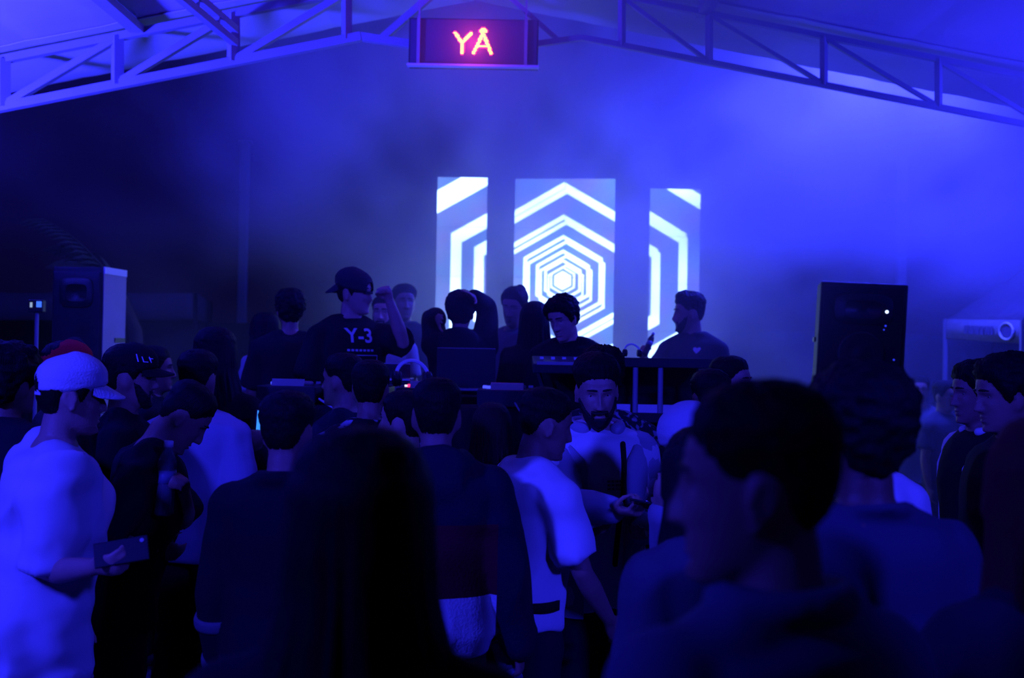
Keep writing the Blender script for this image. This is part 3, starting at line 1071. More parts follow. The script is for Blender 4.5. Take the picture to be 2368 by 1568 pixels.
def grow_people():
    """grow every body and garment into one continuous skin, then shape faces and folds"""
    dg = bpy.context.evaluated_depsgraph_get()
    done = []
    for P in PEOPLE:
        for o, kind in P.grow:
            done.append((P, o, kind, bpy.data.meshes.new_from_object(o.evaluated_get(dg))))
    for P, o, kind, me in done:
        old = o.data
        o.modifiers.clear()
        o.data = me; me.name = o.name
        bpy.data.meshes.remove(old)
        n = len(me.vertices)
        co = np.empty(n * 3); me.vertices.foreach_get('co', co); co = co.reshape(-1, 3)
        if kind == 'body':
            Mi = np.array(P.HM.inverted())
            if P.face:
                loc = co @ Mi[:3, :3].T + Mi[:3, 3]
                base = face_y(loc[:, 0], loc[:, 2])
                sel = (np.abs(loc[:, 0]) < .072) & (loc[:, 1] > .015) & (loc[:, 2] > -.118) & (loc[:, 2] < .08) & (np.abs(loc[:, 1] - base) < .035)
                bm = bmesh.new(); bm.from_mesh(me); bm.verts.ensure_lookup_table()
                for rep in range(P.face if isinstance(P.face, int) and P.face > 1 else 1):
                    S = set(np.nonzero(sel)[0].tolist())
                    ed = [e for e in bm.edges if e.verts[0].index in S and e.verts[1].index in S]
                    if rep == 0 and P.voxel < .009 and P.face is True: break
                    bmesh.ops.subdivide_edges(bm, edges=ed, cuts=1, use_grid_fill=True)
                    bm.verts.ensure_lookup_table(); bm.verts.index_update()
                    co = np.array([v.co[:] for v in bm.verts])
                    loc = co @ Mi[:3, :3].T + Mi[:3, 3]
                    base = face_y(loc[:, 0], loc[:, 2])
                    sel = (np.abs(loc[:, 0]) < .068) & (loc[:, 1] > .015) & (loc[:, 2] > -.116) & (loc[:, 2] < .08) & (np.abs(loc[:, 1] - base) < .035)
                w = sstep(.070, .052, np.abs(loc[:, 0])) * sstep(.085, .07, loc[:, 2]) * sstep(-.118, -.108, loc[:, 2]) * sel
                hw = hslice(loc[:, 2])[0]
                w = w * sstep(1.02, .80, np.abs(loc[:, 0]) / hw)
                loc[:, 1] = loc[:, 1] * (1 - w) + base * w
                Mh = np.array(P.HM)
                co2 = loc @ Mh[:3, :3].T + Mh[:3, 3]
                bm.to_mesh(me); bm.free()
                me.vertices.foreach_set('co', co2.ravel())
        else:
            nr = np.empty(n * 3); me.vertices.foreach_get('normal', nr); nr = nr.reshape(-1, 3)
            sd = sum(map(ord, P.key)) % 97
            q = co * np.array([6.5, 6.5, 2.6])
            q = q + .9 * np.stack([vnoise(co * 4, sd), vnoise(co * 4, sd + 1), vnoise(co * 4, sd + 2)], -1)
            f1 = 1 - 2 * np.abs(vnoise(q, sd + 4)); f2 = vnoise(co * np.array([9, 9, 17.0]), sd + 9)
            amp = getattr(P, 'fold', .006)
            co = co + nr * ((f1 * amp * 1.25 + f2 * amp * .5)[:, None])
            me.vertices.foreach_set('co', co.ravel())
        me.polygons.foreach_set('use_smooth', [True] * len(me.polygons))
        me.update()


def decal(P, target, text, cx, cz, size, material, name='print', axis='front', tilt=0, shear=0):
    """flat lettering printed on a garment, laid on its surface"""
    fc = bpy.data.curves.new('lettering', 'FONT'); fc.body = text; fc.size = size; fc.align_x = 'CENTER'; fc.align_y = 'CENTER'; fc.resolution_u = 3; fc.offset = size * .02
    tmp = bpy.data.objects.new('lettering', fc); COL.objects.link(tmp)
    dg = bpy.context.evaluated_depsgraph_get()
    me = bpy.data.meshes.new_from_object(tmp.evaluated_get(dg))
    bpy.data.objects.remove(tmp)
    lay_print(P, target, me, cx, cz, material, name, tilt)


def lay_print(P, target, me, cx, cz, material, name, tilt=0, ydir=1):
    bm = bmesh.new(); bm.from_mesh(target.data); bv = BVHTree.FromBMesh(bm)
    ca, sa = math.cos(tilt), math.sin(tilt)
    for v in me.vertices:
        x, z = v.co.x * ca - v.co.y * sa, v.co.x * sa + v.co.y * ca
        # seen from the front the wearer's right is on the viewer's left
        o = Vector((cx - ydir * x, ydir * .6, cz + z))
        h = bv.ray_cast(o, Vector((0, -ydir, 0)))
        y = h[0].y if h[0] is not None else 0
        v.co = (o.x, y + ydir * .005, o.z)
    bm.free()
    me.materials.clear(); me.materials.append(material)
    o = bpy.data.objects.new(name, me); COL.objects.link(o); o.parent = target
    return o
# ------------------------------------------------------------------ special cloths


def print_cloth(name, base, ink, scale, lo, hi):
    m = mat(name, base, .88, .1, 7, .3, 120, spec=.15)
    nt = m.node_tree; b = nt.nodes['Principled BSDF']
    src = b.inputs['Base Color'].links[0].from_socket
    tc = [n for n in nt.nodes if n.type == 'TEX_COORD'][0]
    nz = nt.nodes.new('ShaderNodeTexNoise'); nz.inputs['Scale'].default_value = scale; nz.inputs['Detail'].default_value = 1.5; nz.inputs['Distortion'].default_value = 1.2
    nt.links.new(tc.outputs['Object'], nz.inputs['Vector'])
    r = nt.nodes.new('ShaderNodeValToRGB'); r.color_ramp.elements[0].position = lo; r.color_ramp.elements[1].position = hi
    nt.links.new(nz.outputs['Fac'], r.inputs[0])
    mx = nt.nodes.new('ShaderNodeMix'); mx.data_type = 'RGBA'
    nt.links.new(r.outputs[0], mx.inputs[0]); nt.links.new(src, mx.inputs[6]); mx.inputs[7].default_value = tuple(ink) + (1,)
    nt.links.new(mx.outputs[2], b.inputs['Base Color'])
    return m


def block_cloth(name, blocks):
    """horizontal colour blocks: [(from height z, colour)]"""
    m = mat(name, (.5, .5, .5), .88, .1, 7, .3, 120, spec=.15)
    nt = m.node_tree; b = nt.nodes['Principled BSDF']
    tc = [n for n in nt.nodes if n.type == 'TEX_COORD'][0]
    s = nt.nodes.new('ShaderNodeSeparateXYZ'); nt.links.new(tc.outputs['Object'], s.inputs[0])
    d = nt.nodes.new('ShaderNodeMath'); d.operation = 'DIVIDE'; d.inputs[1].default_value = 2.0; nt.links.new(s.outputs[2], d.inputs[0])
    r = nt.nodes.new('ShaderNodeValToRGB'); r.color_ramp.interpolation = 'CONSTANT'
    els = r.color_ramp.elements
    while len(els) > 1: els.remove(els[-1])
    els[0].position = 0; els[0].color = tuple(blocks[0][1]) + (1,)
    for z, c in blocks[1:]:
        e = els.new(z / 2.0); e.color = tuple(c) + (1,)
    nt.links.new(d.outputs[0], r.inputs[0])
    ab = nt.nodes.new('ShaderNodeMath'); ab.operation = 'ABSOLUTE'; nt.links.new(s.outputs[0], ab.inputs[0])
    gt = nt.nodes.new('ShaderNodeMath'); gt.operation = 'GREATER_THAN'; gt.inputs[1].default_value = .207; nt.links.new(ab.outputs[0], gt.inputs[0])
    mx = nt.nodes.new('ShaderNodeMix'); mx.data_type = 'RGBA'; nt.links.new(gt.outputs[0], mx.inputs[0])
    nt.links.new(r.outputs[0], mx.inputs[6]); mx.inputs[7].default_value = tuple(blocks[-1][1]) + (1,)     # the sleeves keep the top colour
    nt.links.new(mx.outputs[2], b.inputs['Base Color'])
    return m


M_floral = print_cloth('floral_cloth', (.015, .015, .02), (.55, .55, .6), 14, .56, .62)
M_leafy = print_cloth('leaf_print_cloth', (.02, .02, .03), (.30, .30, .36), 22, .52, .60)
M_block = block_cloth('colour_block_cloth', [(0, (.75, .75, .78)), (1.055, (.13, .012, .02)), (1.29, (.016, .018, .032))])
WHITE = (.80, .80, .82); PALE = (.45, .45, .48); BLK = (.012, .012, .014); NAVY = (.02, .022, .04); CHAR = (.025, .025, .032)
tee = lambda c, **k: dict(kind='tee', col=c, **k)
jack = lambda c, **k: dict(kind='jacket', col=c, sleeve=1.95, ease=.026, collar=True, **k)
SH = lambda **k: dict(dict(style='short'), **k)

# ---- performers and friends on the stage
person('A0', 612, 722, 7.0, 60, 'person in pale clothes half hidden behind the black-shirted man left of the booth', STZ, fem=True, top=tee(PALE, hem=.86), hair=SH(style='long', length=.25), voxel=.0135)
person('A', 672, 667, 6.55, 15, 'man in a black shirt with his back turned at the left end of the booth', STZ, top=tee(BLK, ease=.03, sleeve=.9), hair=SH(style='curly', top=.03, side=.022, rough=.008, freq=70), arms={'L': ((-.25, .1, -1), (.1, .6, -.8), (.5, .2, 0), 'relax')})
B = person('B', 822, 619, 6.2, -150, 'man in a backward cap and black lettered shirt raising one fist behind the booth', STZ, head=(5, 38, 4), top=tee(BLK, ease=.03, sleeve=.95, hem=.84),
           arms={'L': ('ik', (902, 676, 6.0), (.7, -.25, -1), (-.6, -.8, 0), 'fist'), 'R': ((-.28, -.10, -.95), (.62, -.20, -.50), (.2, 0, -1), 'relax')},
           hair=SH(style='full', top=.01, side=.014), cap=dict(col=(.03, .03, .04), back=True, droop=.75), hat=.024, voxel=.0068, skin='light')
person('C', 888, 683, 7.35, 172, 'bearded man in a white shirt peering out beneath the raised arm', STZ, top=tee(PALE), hair=SH(style='fade', top=.016), beard=1.0, voxel=.0135, skin='light')
person('D', 936, 656, 7.9, -165, 'tall man with cropped dark hair standing behind the bearded man', STZ, top=dict(kind='polo', col=NAVY, sleeve=.7, collar=True), hair=SH(style='fade', top=.026), voxel=.0135)
person('E', 1066, 671, 6.55, 0, 'person in black with both hands raised to the head, before the left screen', STZ, top=dict(kind='hoodie', col=BLK, sleeve=1.85, ease=.03, hood=True), hair=SH(style='curly', top=.028, side=.024, rough=.006),
       arms={'L': ('ik', (1012, 730, 6.50), (-.30, .9, -.9), (1, .2, 0), 'open'), 'R': ('ik', (1094, 684, 6.44), (.30, .9, -.25), (-.5, .2, -.8), 'flat')}, voxel=.0068)
person('F', 1190, 664, 7.25, 165, 'woman with tied back hair and a pale top, left of the middle screen', STZ, fem=True, head=(18, -8, -6), top=dict(kind='shirt', col=(.10, .10, .13), sleeve=.6), hair=SH(style='full', top=.018, side=.012, bun=True), voxel=.0135)
person('G', 1236, 697, 6.65, 8, 'person with long dark hair seen from behind, beside the black-shirted disc jockey', STZ, fem=True, top=dict(kind='jacket', col=BLK, sleeve=1.9, ease=.025), hair=SH(style='long', length=.36), voxel=.0135)
person('H', 1303, 684, 6.05, 168, 'curly haired disc jockey in a black shirt looking down before the middle screen', STZ, head=(24, -22, 4), lean=6, top=tee(BLK, ease=.03, sleeve=.9), hair=SH(style='curly', top=.026, side=.024, rough=.009, freq=75), skin='light',
       voxel=.0105)
I_ = person('I', 1594, 675, 7.05, 150, 'man in profile with a quiff and a dark polo shirt, before the right screen', STZ, head=(4, -56, 0), top=dict(kind='polo', col=(.03, .028, .035), sleeve=.8, collar=True, ease=.022), hair=SH(style='fade', top=.030, side=.008, quiff=.014, rough=.007), beard=.6,
            arms={'R': ('ik', (1490, 808, 6.8), (-.3, -.2, -1), (.7, -.7, 0), 'fist')}, voxel=.0068)

# ---- the crowd, back rows
person('AK', 360, 800, 6.1, -80, 'dim person in dark clothes beyond the black lettered cap', 0, top=tee(BLK), hair=SH(), voxel=.0135)
Pp = person('P', 500, 757, 5.32, 0, 'tall dark-haired person in black standing just left of the booth', 0, fem=True, top=dict(kind='jacket', col=BLK, sleeve=1.9), hair=SH(style='long', length=.22, top=.028, side=.02), voxel=.0135,
            arms={'R': ('ik', (594, 1030, 5.06), (.1, -.1, -1), (-.6, .5, .2), 'grip')})
person('K', 158, 787, 4.9, -65, 'person in a red cap behind the white capped man', 0, top=tee(CHAR), hair=SH(), cap=dict(col=(.62, .012, .03)), hat=.024, voxel=.0135)
person('S', 792, 816, 5.15, 65, 'man turned left with short hair, close to the mixing decks', 0, top=tee(NAVY), hair=SH(style='fade', top=.02), voxel=.0115)
person('AA', 1692, 823, 5.25, -125, 'short haired person turned right, below the man in profile', 0, top=tee(CHAR), hair=SH(style='fade', top=.022), skin='light')
Y = person('Y', 1392, 799, 4.8, 5, 'dark-haired person in a leaf print shirt behind the bearded man', 0, top=dict(kind='shirt', col=BLK, material=M_leafy, sleeve=.95, ease=.03), hair=SH(style='curly', top=.032, side=.022, rough=.008))
person('N', 460, 808, 4.9, -8, 'man in a pale short sleeved shirt seen from behind, facing the stage', 0, top=dict(kind='shirt', col=(.42, .42, .50), sleeve=.85, ease=.035, hem=.82, collar=True, voxel=.012), hair=SH(style='fade', top=.022, side=.005), skin='mid')
person('R', 858, 832, 4.62, 0, 'man with cropped hair in a dark shirt with a white flower print collar', 0, top=dict(kind='shirt', col=BLK, material=M_floral, sleeve=.9, ease=.03, collar=True), hair=SH(style='short', top=.014, side=.006))
person('V', 1138, 931, 4.65, 5, 'woman with long brown hair seen from behind, left of the man in the white shirt', 0, fem=True, top=tee(CHAR), hair=SH(style='long', color='brown', length=.30))
person('U', 932, 902, 4.2, 70, 'person glimpsed between two cropped heads, cheek turned to the left', 0, top=tee(BLK), hair=SH(style='full', top=.02, side=.014), skin='light')
person('AB', 1642, 853, 4.6, 12, 'man with a faded haircut seen from behind, right of the bearded man', 0, top=tee(NAVY), hair=SH(style='fade', top=.020, side=.005), skin='mid')
person('J', 26, 790, 3.95, -20, 'curly haired person in dark clothes cut off by the left edge', 0, top=jack(CHAR), hair=SH(style='curly', top=.042, side=.034, rough=.012, freq=60))
M_ = person('M', 303, 793, 4.48, -78, 'man in a black cap with white letters, behind the bowed man', 0, head=(4, 0, 0), top=tee(BLK), hair=SH(style='full', side=.016), cap=dict(col=(.012, .012, .014), text='ILF'), hat=.024, beard=.7)
# ---- the crowd, middle rows
X = person('X', 1381, 818, 4.12, -168, 'bearded man in a pale open jacket over a white shirt, looking down', 0, head=(17, -8, 3), top=dict(kind='tee', col=WHITE, hem=.80, ease=.022, sleeve=.6), hair=SH(style='fade', top=.030, side=.005, rough=.003), beard=1.35, skin='light', voxel=.0066, face=2,
           arms={'R': ('ik', (1425, 1172, 3.72), (-.6, -.1, -1), (0, .5, 1), 'grip'), 'L': ((.22, -.05, -1), (-.25, -.8, .0), (0, 0, 1), 'relax')})
AC = person('AC', 1598, 938, 3.52, 112, 'person in a pale knitted hat bending their head, left of the big dark head', 0, head=(30, 12, 0), lean=8, fem=True, top=jack((.30, .30, .34)), hair=SH(style='full'), cap=dict(col=(.55, .55, .60), beanie=True, name='knitted_hat'), hat=.026, skin='light',
            arms={'R': ('ik', (1535, 1150, 3.42), (-.2, -.3, -1), (.2, 0, 1), 'relax')})
AG2 = person('AG2', 2259, 831, 4.45, 95, 'young man in an open white shirt over black, near the right gazebo', 0, head=(6, 0, 0), top=tee(BLK, ease=.022), hair=SH(style='curly', top=.026, side=.018, rough=.005), skin='mid')
AG1 = person('AG1', 2326, 816, 3.75, 92, 'dark-haired man in a black shirt in profile at the right edge', 0, head=(10, 0, 0), top=tee(BLK, ease=.03), hair=SH(style='curly', top=.032, side=.024, rough=.006), skin='mid')
O = person('O', 424, 897, 3.95, -72, 'man in a black shirt bowing his head beside the pale shirt', 0, head=(42, 0, 0), lean=13, top=tee(BLK, ease=.035, sleeve=.95), hair=SH(style='fade', top=.024, side=.005),
           arms={'R': ('ik', (362, 1262, 3.80), (-.4, -.4, -.2), (0, 1, 0), 'relax'), 'L': ('ik', (425, 1125, 3.80), (.2, .5, -1), (-.2, -1, 0), 'grip')}, voxel=.009)
T = person('T', 1011, 873, 3.42, 4, 'man with a cropped head in a colour block hooded jacket, seen from behind', 0, top=dict(kind='jacket', material=M_block, sleeve=1.95, ease=.034, hood=True, hem=.86, voxel=.011, fold=.010), hair=SH(style='short', top=.012, side=.005),
           arms={'R': ((.26, -.02, -1), (.16, .12, -1), (-1, .2, 0), 'grip')}, voxel=.009)
AJ = person('AJ', 1955, 872, 3.25, -5, 'person in a bright white shirt mostly hidden by the curly haired man', 0, top=tee(WHITE, ease=.035, sleeve=.9, hem=.78), hair=SH())
W_ = person('W', 1262, 898, 3.72, -58, 'man in a white shirt turned right, in front of the bearded man', 0, head=(14, -14, 0), lean=6, top=tee(WHITE, ease=.026, sleeve=.84, hem=.905, voxel=.011, fold=.011), hair=SH(style='fade', top=.020, side=.006), skin='mid', voxel=.0085, face=2,
            arms={'R': ((.34, -.12, -.94), (.42, .45, -.75), (-.2, .6, 0), 'relax'), 'L': ((.3, .1, -1), (.7, .2, .2), (0, 0, 1), 'relax')})
L_ = person('L', 166, 815, 3.42, -60, 'man in a white cap and long white shirt at the left edge', 0, head=(5, 2, 0), lean=9, top=tee(WHITE, ease=.036, sleeve=.98, hem=.765, flare=.02, voxel=.011, fold=.026), hair=SH(style='short', top=.01, side=.012), cap=dict(col=(.80, .80, .82), droop=.5, brim=.068), hat=.024, skin='light', voxel=.0068, face=2,
            arms={'R': ((-.12, -.12, -1), (.66, -.40, .14), (-.2, .9, .3), 'grip'), 'L': ((.05, .12, -1), (.25, .1, -1), (-.1, -.8, .2), 'relax')})
Q = person('Q', 668, 903, 3.2, -12, 'man in a dark jacket seen from behind, left of the long haired woman', 0, top=jack(BLK), hair=SH(style='fade', top=.018, side=.006), skin='mid')
# ---- nearest people
AD = person('AD', 1628, 985, 2.46, 22, 'woman with long black hair and a slate sleeve, left of the near man', 0, fem=True, head=(10, 0, 0), top=jack((.07, .07, .09)), hair=SH(style='long', length=.55, width=1.05))
AF = person('AF', 1988, 838, 2.15, 12, 'curly haired man in a grey jacket behind the near man', 0, head=(0, 10, 0), top=jack((.055, .055, .08), voxel=.011), hair=SH(style='curly', top=.034, side=.024, rough=.008, freq=65), skin='dark')
AH = person('AH', 2440, 955, 1.66, 10, 'woman with long reddish hair in a dark jacket at the right edge', 0, fem=True, top=jack((.03, .025, .035)), hair=SH(style='long', color='red', length=.40), skin='light')
AE = person('AE', 1752, 880, 1.36, 30, 'near man with short black hair turned left, filling the lower right', 0, head=(4, 44, 0), top=jack((.10, .10, .15), voxel=.009), hair=SH(style='fade', top=.024, side=.008, rough=.003), skin='mid', voxel=.0068, face=2)
FG = person('FG', 838, 985, 1.34, 0, 'woman with long black hair seen from behind in the near foreground', 0, fem=True, top=jack(BLK), hair=SH(style='long', length=.62, width=1.32))
# ---- far right, beyond the speaker
person('AI1', 2128, 868, 9.0, 160, 'far person in a pale top beyond the right speaker', 0, top=tee((.10, .10, .12)), hair=SH(), voxel=.016, trousers=(.03, .03, .05))
person('AI2', 2186, 880, 8.4, -150, 'far person in dark clothes next to the right gazebo', 0, top=tee((.06, .06, .07)), hair=SH(), voxel=.016, trousers=(.03, .03, .05))

grow_people()

# ---- prints and accessories worn
M_ink = mat('white_ink', (.60, .60, .64), .8, .1, 30)
decal(B, B.top, 'Y-3', .0, 1.385, .112, M_ink, 'lettering')
box = MB()
for (x0, z0, x1, z1) in ((-.105, -.062, .105, -.058), (-.105, -.022, .105, -.018), (-.105, -.062, -.101, -.018), (.101, -.062, .105, -.018)):
    N = 12 if x1 - x0 > .1 else 1
    for k in range(N):
        a = x0 + (x1 - x0) * k / N; b_ = x0 + (x1 - x0) * (k + 1) / N
        box.add([(a, z0, 0), (b_, z0, 0), (b_, z1, 0), (a, z1, 0)], [(0, 1, 2, 3)])
for x in np.linspace(-.07, .07, 7):
    box.add([(x - .008, .002, 0), (x + .008, .002, 0), (x + .008, .014, 0), (x - .008, .014, 0)], [(0, 1, 2, 3)])
lay_print(B, B.top, box.mesh('print_box'), .0, 1.298, M_ink, 'print_box')
# heart on the polo shirt
hb = MB(); N = 26
hb.add([(.016 * math.sin(t) ** 3 * 1.6, (.013 * math.cos(t) - .005 * math.cos(2 * t) - .002 * math.cos(3 * t)) * 1.6, 0) for t in np.linspace(0, 2 * PI, N, endpoint=False)], [tuple(range(N))])
lay_print(I_, I_.top, hb.mesh('heart'), -.075, 1.392, mat('white_patch', (.75, .75, .78), .8, .05), 'heart_patch')
# small print on the bearded man's white shirt
pb = MB()
for k in range(3):
    for j in range(4):
        pb.add([(-.03 + j * .016, .02 - k * .014, 0), (-.018 + j * .016, .02 - k * .014, 0), (-.018 + j * .016, .028 - k * .014, 0), (-.03 + j * .016, .028 - k * .014, 0)], [(0, 1, 2, 3)])
lay_print(X, X.top, pb.mesh('print'), -.03, 1.27, mat('grey_ink', (.12, .12, .15), .8, .05), 'small_print')


def open_front(P, col, name, gap=.055, z0=.80, sleeves=True, long=True, ease=.018, hood=False):
    """an unbuttoned over-garment: a shell around the torso left open at the front"""
    U = P.U; m = MB()
    T_ = np.array(TORSO)
    zs = np.linspace(z0, 1.455, 18)
    na = 40
    vs, fs = [], []
    for lay in (0, 1):
        for z in zs:
            hw, hd, yo = (float(np.interp(z, T_[:, 0], T_[:, k])) for k in (1, 2, 3))
            hw = max(hw, .152) if z < 1.40 else hw; hd = max(hd, .104) if z < 1.36 else hd
            g0 = gap + .25 * float(sstep(1.34, 1.46, z)) * .2
            a0 = math.asin(min(.95, g0 / hw))
            for a in np.linspace(a0, 2 * PI - a0, na):
                e = .022 + ease - .006 * lay
                r = 1 + .02 * math.sin(a * 9 + z * 20)
                vs.append(U(((hw + e) * r * math.sin(a), yo + (hd + e) * r * math.cos(a), z)))
    n1 = len(zs) * na
    for lay in (0, 1):
        for i in range(len(zs) - 1):
            for k in range(na - 1):
                q = lay * n1 + i * na + k
                fs.append((q, q + 1, q + na + 1, q + na) if not lay else (q, q + na, q + na + 1, q + 1))
    for i in range(len(zs) - 1):
        for k in (0, na - 1):
            q = i * na + k
            fs.append((q, q + na, q + na + n1, q + n1))
    for k in range(na - 1):
        fs.append((k, k + 1, k + 1 + n1, k + n1))
    m.add(vs, fs)
    for sd in 'LR':
        sh, el, wr = P.arm[sd]
        m.ellipsoid(sh, (.086, .080, .076))
        if long: m.tube([sh, sh.lerp(el, .5), el, el.lerp(wr, .5), el.lerp(wr, .9)], [.082, .078, .068, .062, .05], 16)
        else: m.tube([sh, sh.lerp(el, .5), sh.lerp(el, .8)], [.082, .078, .074], 16)
    pts = [U((.094 * math.sin(a), -.022 + .084 * math.cos(a), 1.478 + .012 * (1 - math.cos(a)))) for a in np.linspace(.75, 2 * PI - .75, 18)]
    m.tube(pts, .026 if hood else .018, 8)
    return m.build(name, cloth(col), P.root, True)


open_front(X, (.42, .42, .48), 'jacket', .062, .78, hood=True)
open_front(AG2, (.78, .78, .80), 'overshirt', .085, .78, long=False, ease=.012)
# dark strap across the bearded man's chest, waist bag strap of the white-shirted man
m = MB()
bm = bmesh.new(); bm.from_mesh(X.top.data); bv = BVHTree.FromBMesh(bm)
pts = []
for t in np.linspace(0, 1, 14):
    o_ = Vector((-.075 + .03 * t, .6, 1.43 - .45 * t)); h = bv.ray_cast(o_, Vector((0, -1, 0)))
    if h[0] is not None: pts.append(h[0] + Vector((0, .006, 0)))
bm.free()
m.tube(pts, .011, 6, flat=.4); m.build('strap', cloth(BLK), X.root)
m = MB()
pts = [W_.U((.190 * math.cos(a), .142 * math.sin(a) - .005, 1.0 + .01 * math.sin(a))) for a in np.linspace(0, 2 * PI, 33)]
vs, fs = [], []
for p in pts[:-1]:
    for dz in (-.018, .018): vs.append(p + Vector((0, 0, dz)))
for k in range(32): fs.append((2 * k, (2 * k + 2) % 64, (2 * k + 3) % 64, 2 * k + 1))
m.add(vs, fs)
o = m.build('waist_strap', cloth(BLK), W_.root, True); s_ = o.modifiers.new('thick', 'SOLIDIFY'); s_.thickness = .006; s_.offset = 1
# letters on the black cap
fc = bpy.data.curves.new('lettering', 'FONT'); fc.body = 'ILF'; fc.size = .046; fc.align_x = 'CENTER'; fc.align_y = 'CENTER'; fc.resolution_u = 2; fc.space_character = 1.25
tmp = bpy.data.objects.new('lettering', fc); COL.objects.link(tmp)
me = bpy.data.meshes.new_from_object(tmp.evaluated_get(bpy.context.evaluated_depsgraph_get())); bpy.data.objects.remove(tmp)
for v in me.vertices:      # wrap on the right front of the crown
    a = .95 - v.co.x / .095; z = .082 + v.co.y
    p = head_pt(np.array([a]), np.array([z]))[0]
    k = 1 + .033 / math.hypot(p[0], p[1])
    v.co = (p[0] * k, p[1] * k, z + .004)
me.materials.clear(); me.materials.append(mat('white_thread', (.75, .75, .8), .7, .05))
o = bpy.data.objects.new('cap_lettering', me); COL.objects.link(o); o.parent = M_.captext[1]
# bracelet and watch of the bowed man
wr = O.arm['R'][2]; el = O.arm['R'][1]
dvec = (wr - el).normalized()
m = MB()
q_ = dvec.to_track_quat('Z', 'Y').to_matrix()
ring = [wr - dvec * .01 + q_ @ Vector((.030 * math.cos(a), .030 * math.sin(a), 0)) for a in np.linspace(0, 2 * PI, 21)]
m.tube(ring, .005, 6, cap=False); m.build('bracelet', M_silver, O.root, True)


# ---- things held
def held(P, sd):
    c, w, n, u = P.hand[sd]
    R = P.M.to_3x3().normalized()
    return P.M @ c, (R @ w).normalized(), (R @ n).normalized(), (R @ u).normalized()


def bottle(loc, axis, label, material, r=.031, h=.21):
    q = Vector(axis).to_track_quat('Z', 'Y').to_matrix().to_4x4()
    e = empty('bottle', tuple(loc), 0, label, 'bottle'); e.matrix_world = Matrix.Translation(loc) @ q
    m = MB(); prof = [(r * .8, -h * .5), (r, -h * .47)]
    for k in range(7):
        z = -h * .42 + k * h * .085
        prof += [(r, z), (r * .955, z + h * .02)]
    prof += [(r, h * .22), (r * .75, h * .33), (r * .42, h * .41), (r * .42, h * .47)]
    m.lathe(prof, 18); m.build('bottle_body', material, e, True)
    m = MB(); m.lathe([(r * .5, h * .44), (r * .5, h * .52), (r * .42, h * .53)], 14); m.build('bottle_cap', M_white, e, True)
    m = MB(); m.lathe([(r * 1.02, -h * .05), (r * 1.02, h * .12)], 18); m.build('bottle_label', mat('film_label', (.25, .28, .4), .4, .3, 40), e, True)
    return e


M_pet = mat('clear_plastic', (.75, .78, .85), .08, .02, 5, spec=.6)
M_pet.node_tree.nodes['Principled BSDF'].inputs['Transmission Weight'].default_value = .8
c, w, n, u = held(O, 'L')
bottle(c + n * .004 + u * .04, (.05, 0, 1), 'clear plastic water bottle raised beside the bowed man', M_pet, .033, .25)
c, w, n, u = held(T, 'R')
bottle(c + n * .004 + w * .01, (.38, -.25, -.9), 'clear plastic bottle hanging in the hand of the man in the hooded jacket', M_pet, .033, .22)
c, w, n, u = held(I_, 'R')
bottle(c + u * .05, Vector(u) * .9 + Vector((0, 0, .2)), 'small dark bottle gripped in the raised hand before the right screen', M_dark, .020, .16)


def phone(loc, xa, ya, label, lit=None):
    """xa along the long side, ya across"""
    xa = Vector(xa).normalized(); ya = Vector(ya); ya = (ya - xa * ya.dot(xa)).normalized(); za = xa.cross(ya)
    e = empty('phone', tuple(loc), 0, label, 'phone')
    e.matrix_world = Matrix(((ya.x, xa.x, -za.x, loc[0]), (ya.y, xa.y, -za.y, loc[1]), (ya.z, xa.z, -za.z, loc[2]), (0, 0, 0, 1)))
    m = MB(); m.box((0, 0, 0), (.072, .148, .008)); m.build('phone_body', M_dark, e, bevel=.003)
    m = MB(); m.box((0, 0, .0046), (.066, .140, .0008)); m.build('phone_screen', lit or mat('dark_glass', (.01, .01, .012), .1, .05, spec=.6), e)
    m = MB(); m.lathe([(.006, -.006), (.006, -.0045)], 12, Matrix.Translation((.022, .058, 0))); m.build('lens', M_silver, e)
    return e


c, w, n, u = held(X, 'R')
phone(c + w * .03, w * .6 + u * .8, n.cross(w), 'dark phone held level by the bearded man')
c, w, n, u = held(L_, 'R')
phone(c + u * .02 + w * .015, (.9, .2, .15), (.0, .4, .9), 'dark phone held at the waist by the white capped man')
c, w, n, u = held(Pp, 'R')
M_cyan = mat('lit_phone_screen', (.05, .3, .5), .3, .05, emit=(.04, .30, 1.0), estr=1.1)
pp = at(600, 984, 5.03)
phone(pp, (.04, .05, 1), (.35, 1, 0), 'upright phone with a glowing cyan screen left of the cropped man', M_cyan)

# pale bands on the left sleeve of the man in the dark jacket
for f0, rr in ((.35, .060), (.92, .047)):
    sh, el, wr = Q.arm['L']
    c = el.lerp(wr, f0); dvec = (wr - el).normalized(); q_ = dvec.to_track_quat('Z', 'Y').to_matrix()
    m = MB(); m.lathe([(rr * 1.22, -.022), (rr * 1.3, -.01), (rr * 1.3, .01), (rr * 1.22, .022)], 22, Matrix.Translation(c) @ q_.to_4x4()); m.build('sleeve_band', cloth((.12, .12, .12)), Q.root, True)
# ------------------------------------------------------------------ loudspeakers


